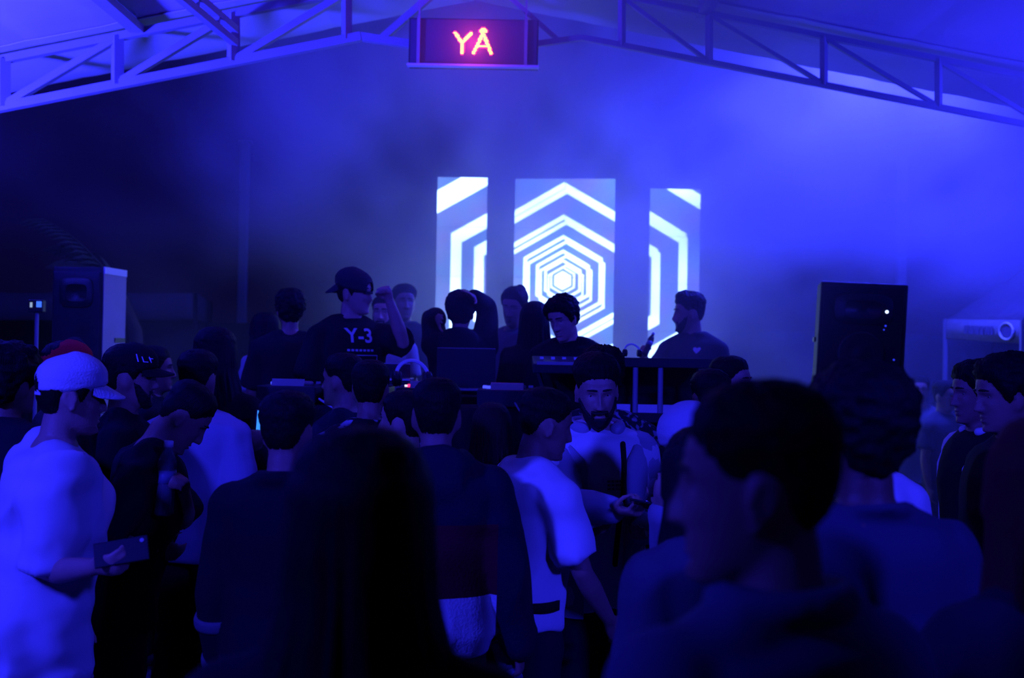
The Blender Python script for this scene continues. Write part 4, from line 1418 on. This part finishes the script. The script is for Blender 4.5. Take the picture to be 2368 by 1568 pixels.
def speaker(px0, px1, pytop, d, yaw, label, side_mat, w, dep, leds=False, sidew=None, base=0.0):
    c = at((px0 + px1) / 2, pytop, d)
    e = empty('loudspeaker', (c.x, c.y, base), yaw, label, 'speaker')
    h = c.z - base
    zs = [0.0, h * .30, h * .58, h]
    for k in range(3):      # three cabinets in one strapped stack
        z0, z1 = zs[k] + .004, zs[k + 1] - .004
        m = MB()
        t = .06 if k == 2 else 0.0
        # trapezoid plan: the rear is narrower
        f = [(-w / 2, -dep / 2), (w / 2, -dep / 2), (w / 2, dep * .18), (w / 2 - .10, dep / 2), (-w / 2 + .10, dep / 2), (-w / 2, dep * .18)]
        vs = [(x, y, z) for z in (z0, z1) for x, y in f]
        m.add(vs, [tuple(reversed(range(6))), tuple(range(6, 12))] + [(i, (i + 1) % 6, 6 + (i + 1) % 6, 6 + i) for i in range(6)])
        cab = m.build('cabinet', M_blackcab, e, bevel=.012)
        m = MB(); m.box((0, -dep / 2 - .006, (z0 + z1) / 2), (w * .92, .012, (z1 - z0) * .93)); m.build('grille', M_grille, cab, bevel=.004)
        rr = w * (.36 if k < 2 else .27)
        Mx = Matrix.Translation((0, -dep / 2 - .012, (z0 + z1) / 2 - (.08 if k == 2 else 0))) @ Matrix.Rotation(PI / 2, 4, 'X')
        m = MB(); m.lathe([(rr, 0), (rr, .012), (rr * .9, .016), (rr * .55, .004), (rr * .25, .012), (.001, .016)], 28, Mx); m.build('woofer', M_dark, cab, True)
        if k == 2:
            m = MB(); zc = z1 - .17
            m.loft([((0, -dep / 2 - .013, zc), (w * .34, 0, 0), (0, 0, .10)), ((0, -dep / 2 - .02, zc), (w * .33, 0, 0), (0, 0, .095)), ((0, -dep / 2 - .008, zc), (w * .12, 0, 0), (0, 0, .03))], 20, 4)
            m.build('horn', M_dark, cab, True)
        for sx in (-1, 1):
            m = MB(); m.beam((sx * (w / 2 + .006), -.07, (z0 + z1) / 2), (sx * (w / 2 + .006), .07, (z0 + z1) / 2), .012, .03); m.build('handle', M_dark, cab)
        if side_mat is not None and k >= 1:
            m = MB(); m.box((w / 2 + .004, -dep * .16, (z0 + z1) / 2), (.006, dep * .66, z1 - z0)); m.build('side_panel', side_mat, cab)
    if side_mat is not None:
        m = MB(); m.box((w / 2 + .006, -dep * .16, h - .025), (.012, dep * .66, .045)); m.build('edge_strip', M_white, e)
    if leds:
        ml = mat('status_light', (.3, .4, .8), .4, emit=(.45, .6, 1.0), estr=4.0)
        mb_ = mat('status_light_dim', (.1, .1, .8), .4, emit=(.03, .05, 1.0), estr=.9)
        for i, (px, py, r) in enumerate(((2010, 734, .010), (2009, 766, .006), (2006, 775, .005), (2003, 813, .005), (2030, 842, .006))):
            dd = .0
            m = MB(); x = (px - (px0 + px1) / 2) * d / FPX
            m.lathe([(r, 0), (r, .004), (r * .5, .007)], 12, Matrix.Translation((x / math.cos(yaw), -dep / 2 - .014, h - (py - 668) * (d - .2) / FPX)) @ Matrix.Rotation(PI / 2, 4, 'X'))
            m.build('indicator_light', ml if i == 0 else mb_, e, True)
    return e


speaker(150, 292, 622, 7.3, math.radians(-7), 'tall black loudspeaker stack with a pale side on the left of the stage', M_pale, .35, .46)
sr = speaker(1864, 2058, 662, 7.1, math.radians(-12), 'big black loudspeaker stack with small blue lights on the right', None, .53, .50, True, base=STZ)
sr.rotation_euler = (0, math.radians(2.5), math.radians(-12)); sr.location.z = STZ + .012

# ------------------------------------------------------------------ the booth


def table(x0, x1, y0, y1, z, label):
    e = empty('dj_table', ((x0 + x1) / 2, (y0 + y1) / 2, STZ), 0, label, 'table')
    w, dp, h = x1 - x0, y1 - y0, z - STZ
    m = MB(); m.box((0, 0, h - .015), (w, dp, .03)); m.build('tabletop', M_dark, e, bevel=.005)
    for sx in (-1, 1):
        for sy in (-1, 1):
            m = MB(); m.tube([(sx * (w / 2 - .06), sy * (dp / 2 - .06), .016), (sx * (w / 2 - .06), sy * (dp / 2 - .06), h - .03)], .016, 10); m.build('leg', M_dark, e, True)
    # cloth hung on the audience side
    vs, fs = [], []; N = 80
    for j, zz in enumerate((h + .004, h - .03, h * .6, .03)):
        for i in range(N + 1):
            x = -w / 2 - .01 + (w + .02) * i / N
            y = -dp / 2 - .012 - (.018 * math.sin(i * 1.1) + .01 * math.sin(i * .37)) * (j / 3) - .02 * (j > 0)
            vs.append((x, y, zz))
    for j in range(3):
        for i in range(N):
            q = j * (N + 1) + i
            fs.append((q, q + N + 1, q + N + 2, q + 1))
    m = MB(); m.add(vs, fs); o = m.build('front_cloth', M_cloth, e, True)
    s_ = o.modifiers.new('thick', 'SOLIDIFY'); s_.thickness = .004
    return e


TZ = 1.47
table(-1.36, .18, 5.56, 6.0, TZ, 'long black draped booth table carrying the decks and laptops')
M_knob = mat('knob', (.25, .25, .27), .4, .1, 20)
M_gear = mat('gear_face', (.035, .035, .04), .45, .2, 30)
M_lit = {'green': mat('lamp_green', (.1, .6, .3), .4, emit=(.05, 1.0, .45), estr=1.6), 'blue': mat('lamp_blue', (.1, .1, .8), .4, emit=(.06, .08, 1.0), estr=1.3),
         'red': mat('lamp_red', (.8, .1, .1), .4, emit=(1.0, .02, .12), estr=3.0), 'white': mat('lamp_white', (.8, .8, .8), .4, emit=(.8, .7, 1.0), estr=1.5)}


def deck(x, y, label, lights=('blue', 'green')):
    e = empty('media_player', (x, y, TZ + .004), 0, label, 'dj deck')
    m = MB(); m.box((0, 0, .05), (.31, .38, .088)); m.build('case', M_gear, e, bevel=.008)
    m = MB(); m.lathe([(.10, .094), (.10, .108), (.092, .114), (.03, .114), (.001, .115)], 32, Matrix.Translation((0, .04, 0))); jog = m.build('jog_wheel', M_knob, e, True)
    m = MB(); m.lathe([(.03, .115), (.03, .118)], 20, Matrix.Translation((0, .04, 0))); m.build('jog_display', M_lit['blue'], jog)
    m = MB(); m.box((0, -.14, .108), (.17, .006, .05), Matrix.Rotation(-.6, 3, 'X')); m.build('display', M_silver, e, bevel=.002)
    for k in range(4):
        m = MB(); m.lathe([(.012, .094), (.012, .106), (.009, .109)], 14, Matrix.Translation((-.12 + .02 * (k % 2), .15 - .05 * k, 0))); m.build('button', M_lit[lights[k % len(lights)]] if k > 1 else M_knob, e, True)
    m = MB(); m.box((.125, .08, .096), (.02, .16, .008)); m.build('tempo_slot', M_dark, e)
    m = MB(); m.box((.125, .05, .106), (.026, .016, .014)); m.build('tempo_fader', M_knob, e, bevel=.002)
    return e


def mixer(x, y, label):
    e = empty('mixer', (x, y, TZ + .004), 0, label, 'dj mixer')
    m = MB(); m.box((0, 0, .05), (.32, .38, .088)); m.build('case', M_gear, e, bevel=.008)
    for i in range(4):
        for j in range(4):
            m = MB(); m.lathe([(.011, .094), (.010, .112), (.008, .115)], 12, Matrix.Translation((-.11 + .07 * i, .15 - .055 * j, 0))); m.build('knob', M_knob, e, True)
        m = MB(); m.box((-.11 + .07 * i, -.10, .095), (.006, .09, .003)); m.build('fader_slot', M_dark, e)
        m = MB(); m.box((-.11 + .07 * i, -.10 + .02 * (i % 3 - 1), .104), (.022, .012, .016)); m.build('fader', M_white, e, bevel=.002)
    for k, c in enumerate(('green', 'blue', 'red', 'blue')):
        m = MB(); m.lathe([(.006, .094), (.006, .099), (.004, .102)], 10, Matrix.Translation((-.14, -.13 + .035 * k, 0))); m.build('indicator_light', M_lit[c], e, True)
    return e


deck(-1.16, 5.76, 'dark media player at the left end of the booth table')
mixer(-.80, 5.76, 'dark mixer between the two left players')
deck(-.44, 5.76, 'dark media player in the middle of the booth table, beside the small laptop', ('white', 'red'))
deck(-.02, 5.72, 'dark media player at the right end of the booth table', ('blue', 'blue'))


def laptop(x, y, w, h, yaw, label, z=TZ):
    e = empty('laptop', (x, y, z), yaw, label, 'laptop')
    m = MB(); m.box((0, .10, .010), (w, w * .68, .016)); m.build('keyboard_base', M_silver, e, bevel=.004)
    m = MB(); m.box((0, -w * .34 + .10 - .02, .02 + h / 2), (w, .008, h), Matrix.Rotation(.10, 3, 'X')); lid = m.build('lid', M_gear, e, bevel=.003)
    m = MB(); m.box((0, -w * .34 + .10 - .02 + h * .05, .02 + h * .995), (w * .99, .009, .006)); m.build('lid_edge', M_silver, lid)
    return e


def stand(x, y, z, w, label):
    e = empty('laptop_stand', (x, y, TZ + .002), 0, label, 'stand')
    m = MB(); m.box((0, 0, z - .006), (w, .22, .012)); m.build('plate', M_dark, e, bevel=.002)
    for sx in (-1, 1):
        m = MB(); m.tube([(sx * w * .4, -.10, .01), (sx * w * .4, .02, .01), (sx * w * .4, .02, z - .01)], .008, 8); m.build('leg', M_dark, e, True)
    return e


p = at(1075, 803, 6.0)
laptop(p.x, 6.20, .335, p.z - 1.56, math.radians(3), 'large open laptop seen from behind, in front of the person with raised hands', 1.535)
ped = empty('equipment_case', (p.x, 6.20, STZ), 0, 'black flight case standing behind the booth table under the large laptop', 'case')
m = MB(); m.box((0, 0, .535), (.40, .28, 1.06)); m.build('box', M_blackcab, ped, bevel=.01)
for sx in (-1, 1):
    m = MB(); m.box((sx * .195, -.135, .54), (.02, .02, 1.07)); m.build('corner_rail', M_silver, ped)
stand(-.66, 5.86, .12, .22, 'small black laptop stand beside the middle player')
p = at(897, 838, 5.86)
laptop(-.665, 5.84, .24, p.z - TZ - .15, math.radians(-2), 'small laptop half hidden by the cropped head', TZ + .123)


def headphones(loc, rz, label, tilt=0):
    e = empty('headphones', loc, rz, label, 'headphones')
    m = MB(); pts = [(.085 * math.cos(a), .03 * math.sin(a), .055 + .085 * math.sin(a)) for a in np.linspace(0, PI, 15)]
    m.tube(pts, .010, 8, flat=.5); m.build('headband', M_white, e, True)
    for sx in (-1, 1):
        m = MB(); m.lathe([(.034, -.014), (.040, -.008), (.040, .010), (.030, .016), (.004, .018)], 20, Matrix.Translation((sx * .086, 0, .045)) @ Matrix.Rotation(sx * PI / 2, 4, 'Y')); cup = m.build('ear_cup', M_dark, e, True)
        m = MB(); m.lathe([(.036, -.026), (.040, -.020), (.036, -.013)], 20, Matrix.Translation((sx * .086, 0, .045)) @ Matrix.Rotation(sx * PI / 2, 4, 'Y')); m.build('ear_cushion', M_gear, cup, True)
    return e


headphones((-.535 + .02, 5.62, TZ + .10), .3, 'pair of pale headphones lying on the middle player')
# equipment rack right of the booth
e = empty('equipment_rack', (.78, 5.82, STZ), 0, 'black equipment rack with pale uprights right of the booth', 'rack')
H = 1.30
for z, nm, mt in ((H - .03, 'top_board', M_dark), (.985, 'shelf', M_dark), (.62, 'shelf', M_dark), (.06, 'base_board', M_dark)):
    m = MB(); m.box((0, 0, z), (.54, .44, .05)); m.build(nm, mt, e, bevel=.004)
for x in (-.25, -.135, -.005, .25):
    m = MB(); m.tube([(x, -.20, .06), (x, -.20, H - .05)], .014, 10); m.build('upright', M_steel, e, True)
for x in (-.25, .25):
    m = MB(); m.tube([(x, .20, .06), (x, .20, H - .05)], .014, 10); m.build('upright', M_dark, e, True)
m = MB(); m.box((0, .21, .66), (.53, .012, 1.2)); m.build('back_panel', M_cloth, e)
for k, (x, w, c) in enumerate(((-.195, .07, .5), (-.07, .10, .6), (.06, .10, .7), (.16, .04, .8))):
    b = MB(); b.box((.78 + x, 5.62, STZ + 1.01 + .022), (w, .006, .042)); b.box((.78 + x, 5.64, STZ + 1.012), (w, .05, .003))
    tag(b.build('paper_card', M_paper), ('white card at the left end of the rack shelf', 'white card second from the left on the rack shelf', 'widest white card on the rack shelf', 'small bright card at the right end of the rack shelf')[k], 'card')
for k, x in enumerate((.655, .905)):
    e = empty('amplifier', (x, 5.86, STZ + .645), 0, ('left', 'right')[k] + ' dark amplifier on the lower shelf of the rack', 'amplifier')
    m = MB(); m.box((0, 0, .08), (.23, .30, .16)); m.build('case', M_gear, e, bevel=.006)
    for j in range(3):
        m = MB(); m.lathe([(.014, 0), (.014, .018), (.010, .022)], 14, Matrix.Translation((-.08 + .06 * j, -.15, .09)) @ Matrix.Rotation(PI / 2, 4, 'X')); m.build('knob', M_knob, e, True)
    m = MB(); m.box((.08, -.152, .05), (.05, .006, .02)); m.build('panel', M_lit['blue'] if k else M_silver, e)
# mixing desk sloping on the rack's left end
p = at(1300, 826, 5.75)
e = empty('mixing_console', (.34, 5.74, STZ), 0, 'black mixing console on a stand before the disc jockey', 'console')
zc = p.z - STZ
m = MB(); m.box((0, 0, zc - .04), (.46, .34, .05), Matrix.Rotation(.12, 3, 'X')); body = m.build('case', M_gear, e, bevel=.006)
m = MB(); m.box((-.06, -.165, zc - .032), (.30, .012, .016)); m.build('front_edge', M_steel, e)
for i in range(7):
    m = MB(); m.box((-.18 + .06 * i, .02 * (i % 3), zc - .006), (.02, .012, .014)); m.build('fader', M_white, body)
for sx in (-1, 1):
    m = MB(); m.beam((sx * .2, -.1, .01), (-sx * .2, .1, zc - .07), .02); m.build('crossed_leg', M_dark, e)
b = MB(); b.box((.19, 5.56, STZ + .98), (.16, .03, .10))
e = empty('box', (.165, 5.50, TZ - .0), 0, 'small orange and yellow carton left of the mixing console', 'box')
bpy.data.objects
m = MB(); m.box((0, .09, .05), (.12, .05, .09)); m.build('carton', mat('orange_card', (.5, .16, .02), .7, .25, 20), e, bevel=.003)
m = MB(); m.box((.0, .064, .05), (.06, .002, .05)); m.build('carton_label', mat('yellow_card', (.6, .45, .05), .7, .2, 30), e)
headphones((.64, 5.75, STZ + H - .003), .2, 'pale headphones resting on top of the equipment rack').scale = (.5, .5, .5)
# loose cables on the table front
for k, (x0, x1, z0) in enumerate(((-.98, -.58, TZ + .02), (-.60, -.30, TZ + .015), (.02, .17, TZ + .02))):
    m = MB(); pts = []
    for t in np.linspace(0, 1, 24):
        pts.append((x0 + (x1 - x0) * t, 5.535 - .012 * math.sin(t * 9), z0 + .015 - .10 * math.sin(PI * t) * (1 + .3 * math.sin(11 * t)) * .6))
    m.tube(pts, .006, 8)
    tag(m.build('cable', M_white if k == 0 else M_steel, None, True), ('pale cable looping over the left half of the table front', 'pale cable looping over the middle of the table front', 'short cable hanging at the right end of the table front')[k], 'cable')

# ------------------------------------------------------------------ microphone stand with a lit clip, far left
p = at(86, 708, 6.4)
e = empty('tripod_stand', (p.x, p.y, 0), 0, 'thin tripod stand holding a small lit device, left of the left speaker', 'tripod')
m = MB(); m.tube([(0, 0, .35), (0, 0, p.z - .05)], .011, 10); m.build('pole', M_steel, e, True)
m = MB(); m.tube([(0, 0, p.z - .40), (0, 0, p.z - .32)], .018, 10); m.build('collar', M_dark, e, True)
for k in range(3):
    a = k * 2.094 + .4
    m = MB(); m.tube([(0, 0, .55), (.38 * math.cos(a), .38 * math.sin(a), .012)], .010, 8); m.build('leg', M_steel, e, True)
m = MB(); m.box((0, 0, p.z), (.085, .05, .075)); m.build('device', M_dark, e, bevel=.006)
m = MB(); m.box((.022, -.027, p.z + .01), (.03, .003, .035)); m.build('device_screen', mat('screen_cyan', (.1, .3, .8), .4, emit=(.06, .22, .9), estr=.9), e)
m = MB(); m.box((-.024, -.027, p.z + .006), (.014, .003, .03)); m.build('device_lamp', mat('lamp_pale', (.5, .5, .4), .4, emit=(.30, .42, .35), estr=.9), e)

# ------------------------------------------------------------------ gazebos


def gazebo(c1, c2, inward, zt, vh, label, ribs=5, emblem=False, zapex=.95):
    """c1, c2: bottom corners of the front edge (z = valance bottom); inward: vector to the other side"""
    c1, c2 = Vector(c1), Vector(c2); iv = Vector(inward)
    cs = [c1, c2, c2 + iv, c1 + iv]
    cen = sum(cs, Vector()) / 4
    e = empty('gazebo', (cen.x, cen.y, 0), 0, label, 'gazebo')
    org = Vector((cen.x, cen.y, 0))
    for k in range(4):
        a, b_ = cs[k] - org, cs[(k + 1) % 4] - org
        apex = cen - org + Vector((0, 0, vh + zapex))
        vs, fs = [], []
        N = 24
        for j in range(7):
            t = j / 6
            for i in range(N + 1):
                s = i / N
                p_ = a.lerp(b_, s) + Vector((0, 0, vh))
                q = p_.lerp(apex, t)
                sag = -.05 * math.sin(PI * t) * 1.0 - .022 * abs(math.sin(s * PI * ribs)) * (1 - t)
                vs.append(q + Vector((0, 0, sag)))
        for j in range(6):
            for i in range(N):
                q = j * (N + 1) + i
                fs.append((q, q + 1, q + N + 2, q + N + 1))
        m = MB(); m.add(vs, fs); o = m.build('roof_panel', M_canvas2, e, True); o.modifiers.new('thick', 'SOLIDIFY').thickness = .004
        vs, fs = [], []
        d = (b_ - a).normalized(); nrm = Vector((d.y, -d.x, 0))
        for j in range(3):
            for i in range(N + 1):
                s = i / N
                vs.append(a.lerp(b_, s) + Vector((0, 0, vh * (1 - j / 2))) + nrm * (.008 * math.sin(s * 40) * j / 2))
        for j in range(2):
            for i in range(N):
                q = j * (N + 1) + i
                fs.append((q, q + N + 1, q + N + 2, q + 1))
        m = MB(); m.add(vs, fs); val = m.build('valance', M_canvas, e, True); val.modifiers.new('thick', 'SOLIDIFY').thickness = .004
        if emblem and k == 0:
            mi = mat('emblem_print', (.10, .08, .16), .8, .4, 30)
            L_ = (b_ - a).length
            cpos = a.lerp(b_, .84) + Vector((0, 0, vh * .5)) + nrm * .012
            m = MB()
            ring = [cpos + d * (vh * .78 * math.cos(t)) + Vector((0, 0, vh * .36 * math.sin(t))) for t in np.linspace(0, 2 * PI, 41)]
            m.tube(ring, .010, 6, cap=False); m.build('emblem_ring', mat('emblem_ring', (.75, .75, .78), .8, .05), val, True)
            m = MB()
            vv = [cpos + d * (vh * .62 * math.cos(t) * (1 + .12 * math.sin(3 * t + 1))) + Vector((0, 0, vh * .24 * math.sin(t) * (1 + .15 * math.sin(4 * t)))) for t in np.linspace(0, 2 * PI, 30, endpoint=False)]
            m.add(vv, [tuple(range(30))]); m.build('emblem_mark', mi, val)
            m = MB(); x = .30
            for wlen in (.05, .03, .06, .025, .045, .06, .03, .05, .04):
                q = a.lerp(b_, x) + Vector((0, 0, vh * .5)) + nrm * .012
                m.add([q + Vector((0, 0, -vh * .2)), q + d * L_ * wlen * .8 + Vector((0, 0, -vh * .2)), q + d * L_ * wlen * .8 + Vector((0, 0, vh * .2)), q + Vector((0, 0, vh * .2))], [(0, 1, 2, 3)])
                x += wlen
            m.build('blurred_lettering', mi, val)
    for k in range(4):
        q = cs[k] - org
        m = MB(); m.beam((q.x, q.y, 0), (q.x, q.y, q.z + vh), .032); m.build('pole', M_pole, e)
    return e


M_pole = mat('gazebo_pole', (.22, .22, .23), .5)
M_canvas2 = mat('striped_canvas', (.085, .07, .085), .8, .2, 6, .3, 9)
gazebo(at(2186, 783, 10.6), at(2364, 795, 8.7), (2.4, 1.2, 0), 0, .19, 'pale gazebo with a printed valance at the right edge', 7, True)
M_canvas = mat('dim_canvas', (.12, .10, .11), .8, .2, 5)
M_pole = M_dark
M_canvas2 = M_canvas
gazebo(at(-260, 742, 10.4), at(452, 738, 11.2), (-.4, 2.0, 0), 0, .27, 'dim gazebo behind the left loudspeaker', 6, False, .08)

# ------------------------------------------------------------------ palm behind the left speaker
M_leaf = mat('palm_leaf', (.16, .20, .10), .6, .3, 12)
c = at(300, 640, 9.6)
pt = empty('palm_tree', (c.x, c.y, 0), 0, 'palm tree with drooping fronds above the left loudspeaker', 'palm')
crown = at(255, 640, 9.6) - Vector((c.x, c.y, 0))
m = MB(); m.tube([(0, .3, 0), (.03, .25, 1.0), (.0, .15, crown.z * .8), tuple(crown)], [.11, .085, .07, .06], 12); m.build('trunk', mat('palm_bark', (.08, .06, .05), .9, .3, 14, .5, 40), pt, True)
for k, (ang, ln, rise) in enumerate(((172, .64, .75), (160, .50, .42), (185, .34, .22), (120, .5, .35))):
    a = math.radians(ang); dr = Vector((math.cos(a), math.sin(a) * .7, 0))
    m = MB(); spine = []
    for t in np.linspace(0, 1, 14):
        spine.append(crown + dr * ln * t + Vector((0, 0, rise * t * (1 - .32 * t))))
    m.tube(spine, [.012 * (1 - .8 * i / 13) for i in range(14)], 6)
    o = m.build('frond', M_leaf, pt, True)
    lf = MB()
    for i in range(2, 14):
        for sd in (-1, 1):
            tdir = (spine[min(i + 1, 13)] - spine[i - 1]).normalized()
            sdv = tdir.cross(Vector((0, 0, 1))).normalized() * sd
            tip = spine[i] + tdir * .20 + sdv * .13 + Vector((0, 0, -.15))
            mid = spine[i].lerp(tip, .5) + Vector((0, 0, .02))
            wv = tdir * .018
            lf.add([spine[i] - wv * .5, spine[i] + wv * .5, mid + wv, mid - wv, tip], [(0, 1, 2, 3), (3, 2, 4)])
    q = lf.build('leaflets', M_leaf, o); q['kind'] = 'stuff'

# ------------------------------------------------------------------ kinds that come more than once
for o in bpy.data.objects:
    if o.parent is None and 'category' in o:
        c = o['category']
        if c == 'person': o['group'] = 'people on the stage' if o.location.z > .2 else 'people in the crowd'
        elif c in ('speaker', 'truss', 'gazebo', 'post', 'screen', 'bottle', 'phone', 'dj deck', 'laptop', 'headphones', 'card', 'amplifier', 'cable'):
            o['group'] = {'speaker': 'loudspeaker stacks beside the stage', 'truss': 'steel trusses under the roof', 'gazebo': 'gazebos behind the stage', 'post': 'posts behind the stage', 'screen': 'lit screens behind the stage',
                          'bottle': 'bottles held by people', 'phone': 'phones held by people', 'dj deck': 'media players on the booth table', 'laptop': 'laptops at the booth', 'headphones': 'headphones at the booth',
                          'card': 'white cards on the rack shelf', 'amplifier': 'amplifiers in the rack', 'cable': 'cables on the table front'}[c]
HAZE_K = 0.32
# ------------------------------------------------------------------ haze over the stage
hz = MB(); hz.box((0.6, 8.35, 2.75), (13.5, 7.3, 5.3))
m = bpy.data.materials.new('stage_haze'); m.use_nodes = True
nt = m.node_tree
for n in list(nt.nodes):
    if n.type == 'BSDF_PRINCIPLED': nt.nodes.remove(n)
out = [n for n in nt.nodes if n.type == 'OUTPUT_MATERIAL'][0]
L = nt.links.new
geo = nt.nodes.new('ShaderNodeTexCoord'); sep = nt.nodes.new('ShaderNodeSeparateXYZ'); L(geo.outputs['Object'], sep.inputs[0])


def mr(src, a, b_, c, d):
    n = nt.nodes.new('ShaderNodeMapRange'); n.interpolation_type = 'SMOOTHSTEP'
    for i, x in enumerate((a, b_, c, d)): n.inputs[1 + i].default_value = x
    L(src, n.inputs[0]); return n.outputs[0]


def mul(a, b_, op='MULTIPLY'):
    n = nt.nodes.new('ShaderNodeMath'); n.operation = op
    for i, x in enumerate((a, b_)):
        if isinstance(x, (int, float)): n.inputs[i].default_value = x
        else: L(x, n.inputs[i])
    return n.outputs[0]


nz = nt.nodes.new('ShaderNodeTexNoise'); nz.inputs['Scale'].default_value = 0.85; nz.inputs['Detail'].default_value = 2.0
nz.inputs['Roughness'].default_value = 0.55
mp = nt.nodes.new('ShaderNodeMapping'); mp.inputs['Scale'].default_value = (1.0, 0.28, 1.0); mp.inputs['Rotation'].default_value = (0.15, 0, 0.2)
L(geo.outputs['Object'], mp.inputs['Vector']); L(mp.outputs[0], nz.inputs['Vector'])
puff = mr(nz.outputs['Fac'], 0.36, 0.66, 0.08, 1.9)
side = mr(sep.outputs[0], -3.4, 0.2, 0.06, 1.0)          # denser towards the right
back = mr(sep.outputs[1], 5.2, 8.8, 0.03, 1.0)           # thins out towards the audience
far_r = mul(mr(sep.outputs[0], 1.6, 4.2, 1.0, 0.25), mr(sep.outputs[2], 2.2, 4.4, 0.0, 0.85), 'MAXIMUM')
low = mul(mr(sep.outputs[2], 0.6, 2.4, 0.5, 1.0), mul(mr(sep.outputs[0], 1.0, 2.4, 1.0, 0.0), mr(sep.outputs[2], 0.8, 3.9, 0.55, 1.0), 'MAXIMUM'))
bulk = mul(mul(mul(side, back), low), far_r)
roofside = mul(mul(mr(sep.outputs[0], -1.1, 2.0, 0.0, 2.3), mr(sep.outputs[2], 1.5, 4.1, 0.0, 1.0)), mr(sep.outputs[1], 4.7, 5.6, 0.0, 1.0))
den = mul(puff, mul(bulk, roofside, 'MAXIMUM'))
den = mul(den, HAZE_K)
vs = nt.nodes.new('ShaderNodeVolumeScatter'); vs.inputs['Color'].default_value = (0.95, 0.95, 0.97, 1); vs.inputs['Anisotropy'].default_value = 0.15
L(den, vs.inputs['Density']); L(vs.outputs[0], out.inputs['Volume'])
hazeo = hz.build('stage_haze', m)
tag(hazeo, 'drifting blue fog hanging over the stage and under the right roof', 'haze', kind='stuff')
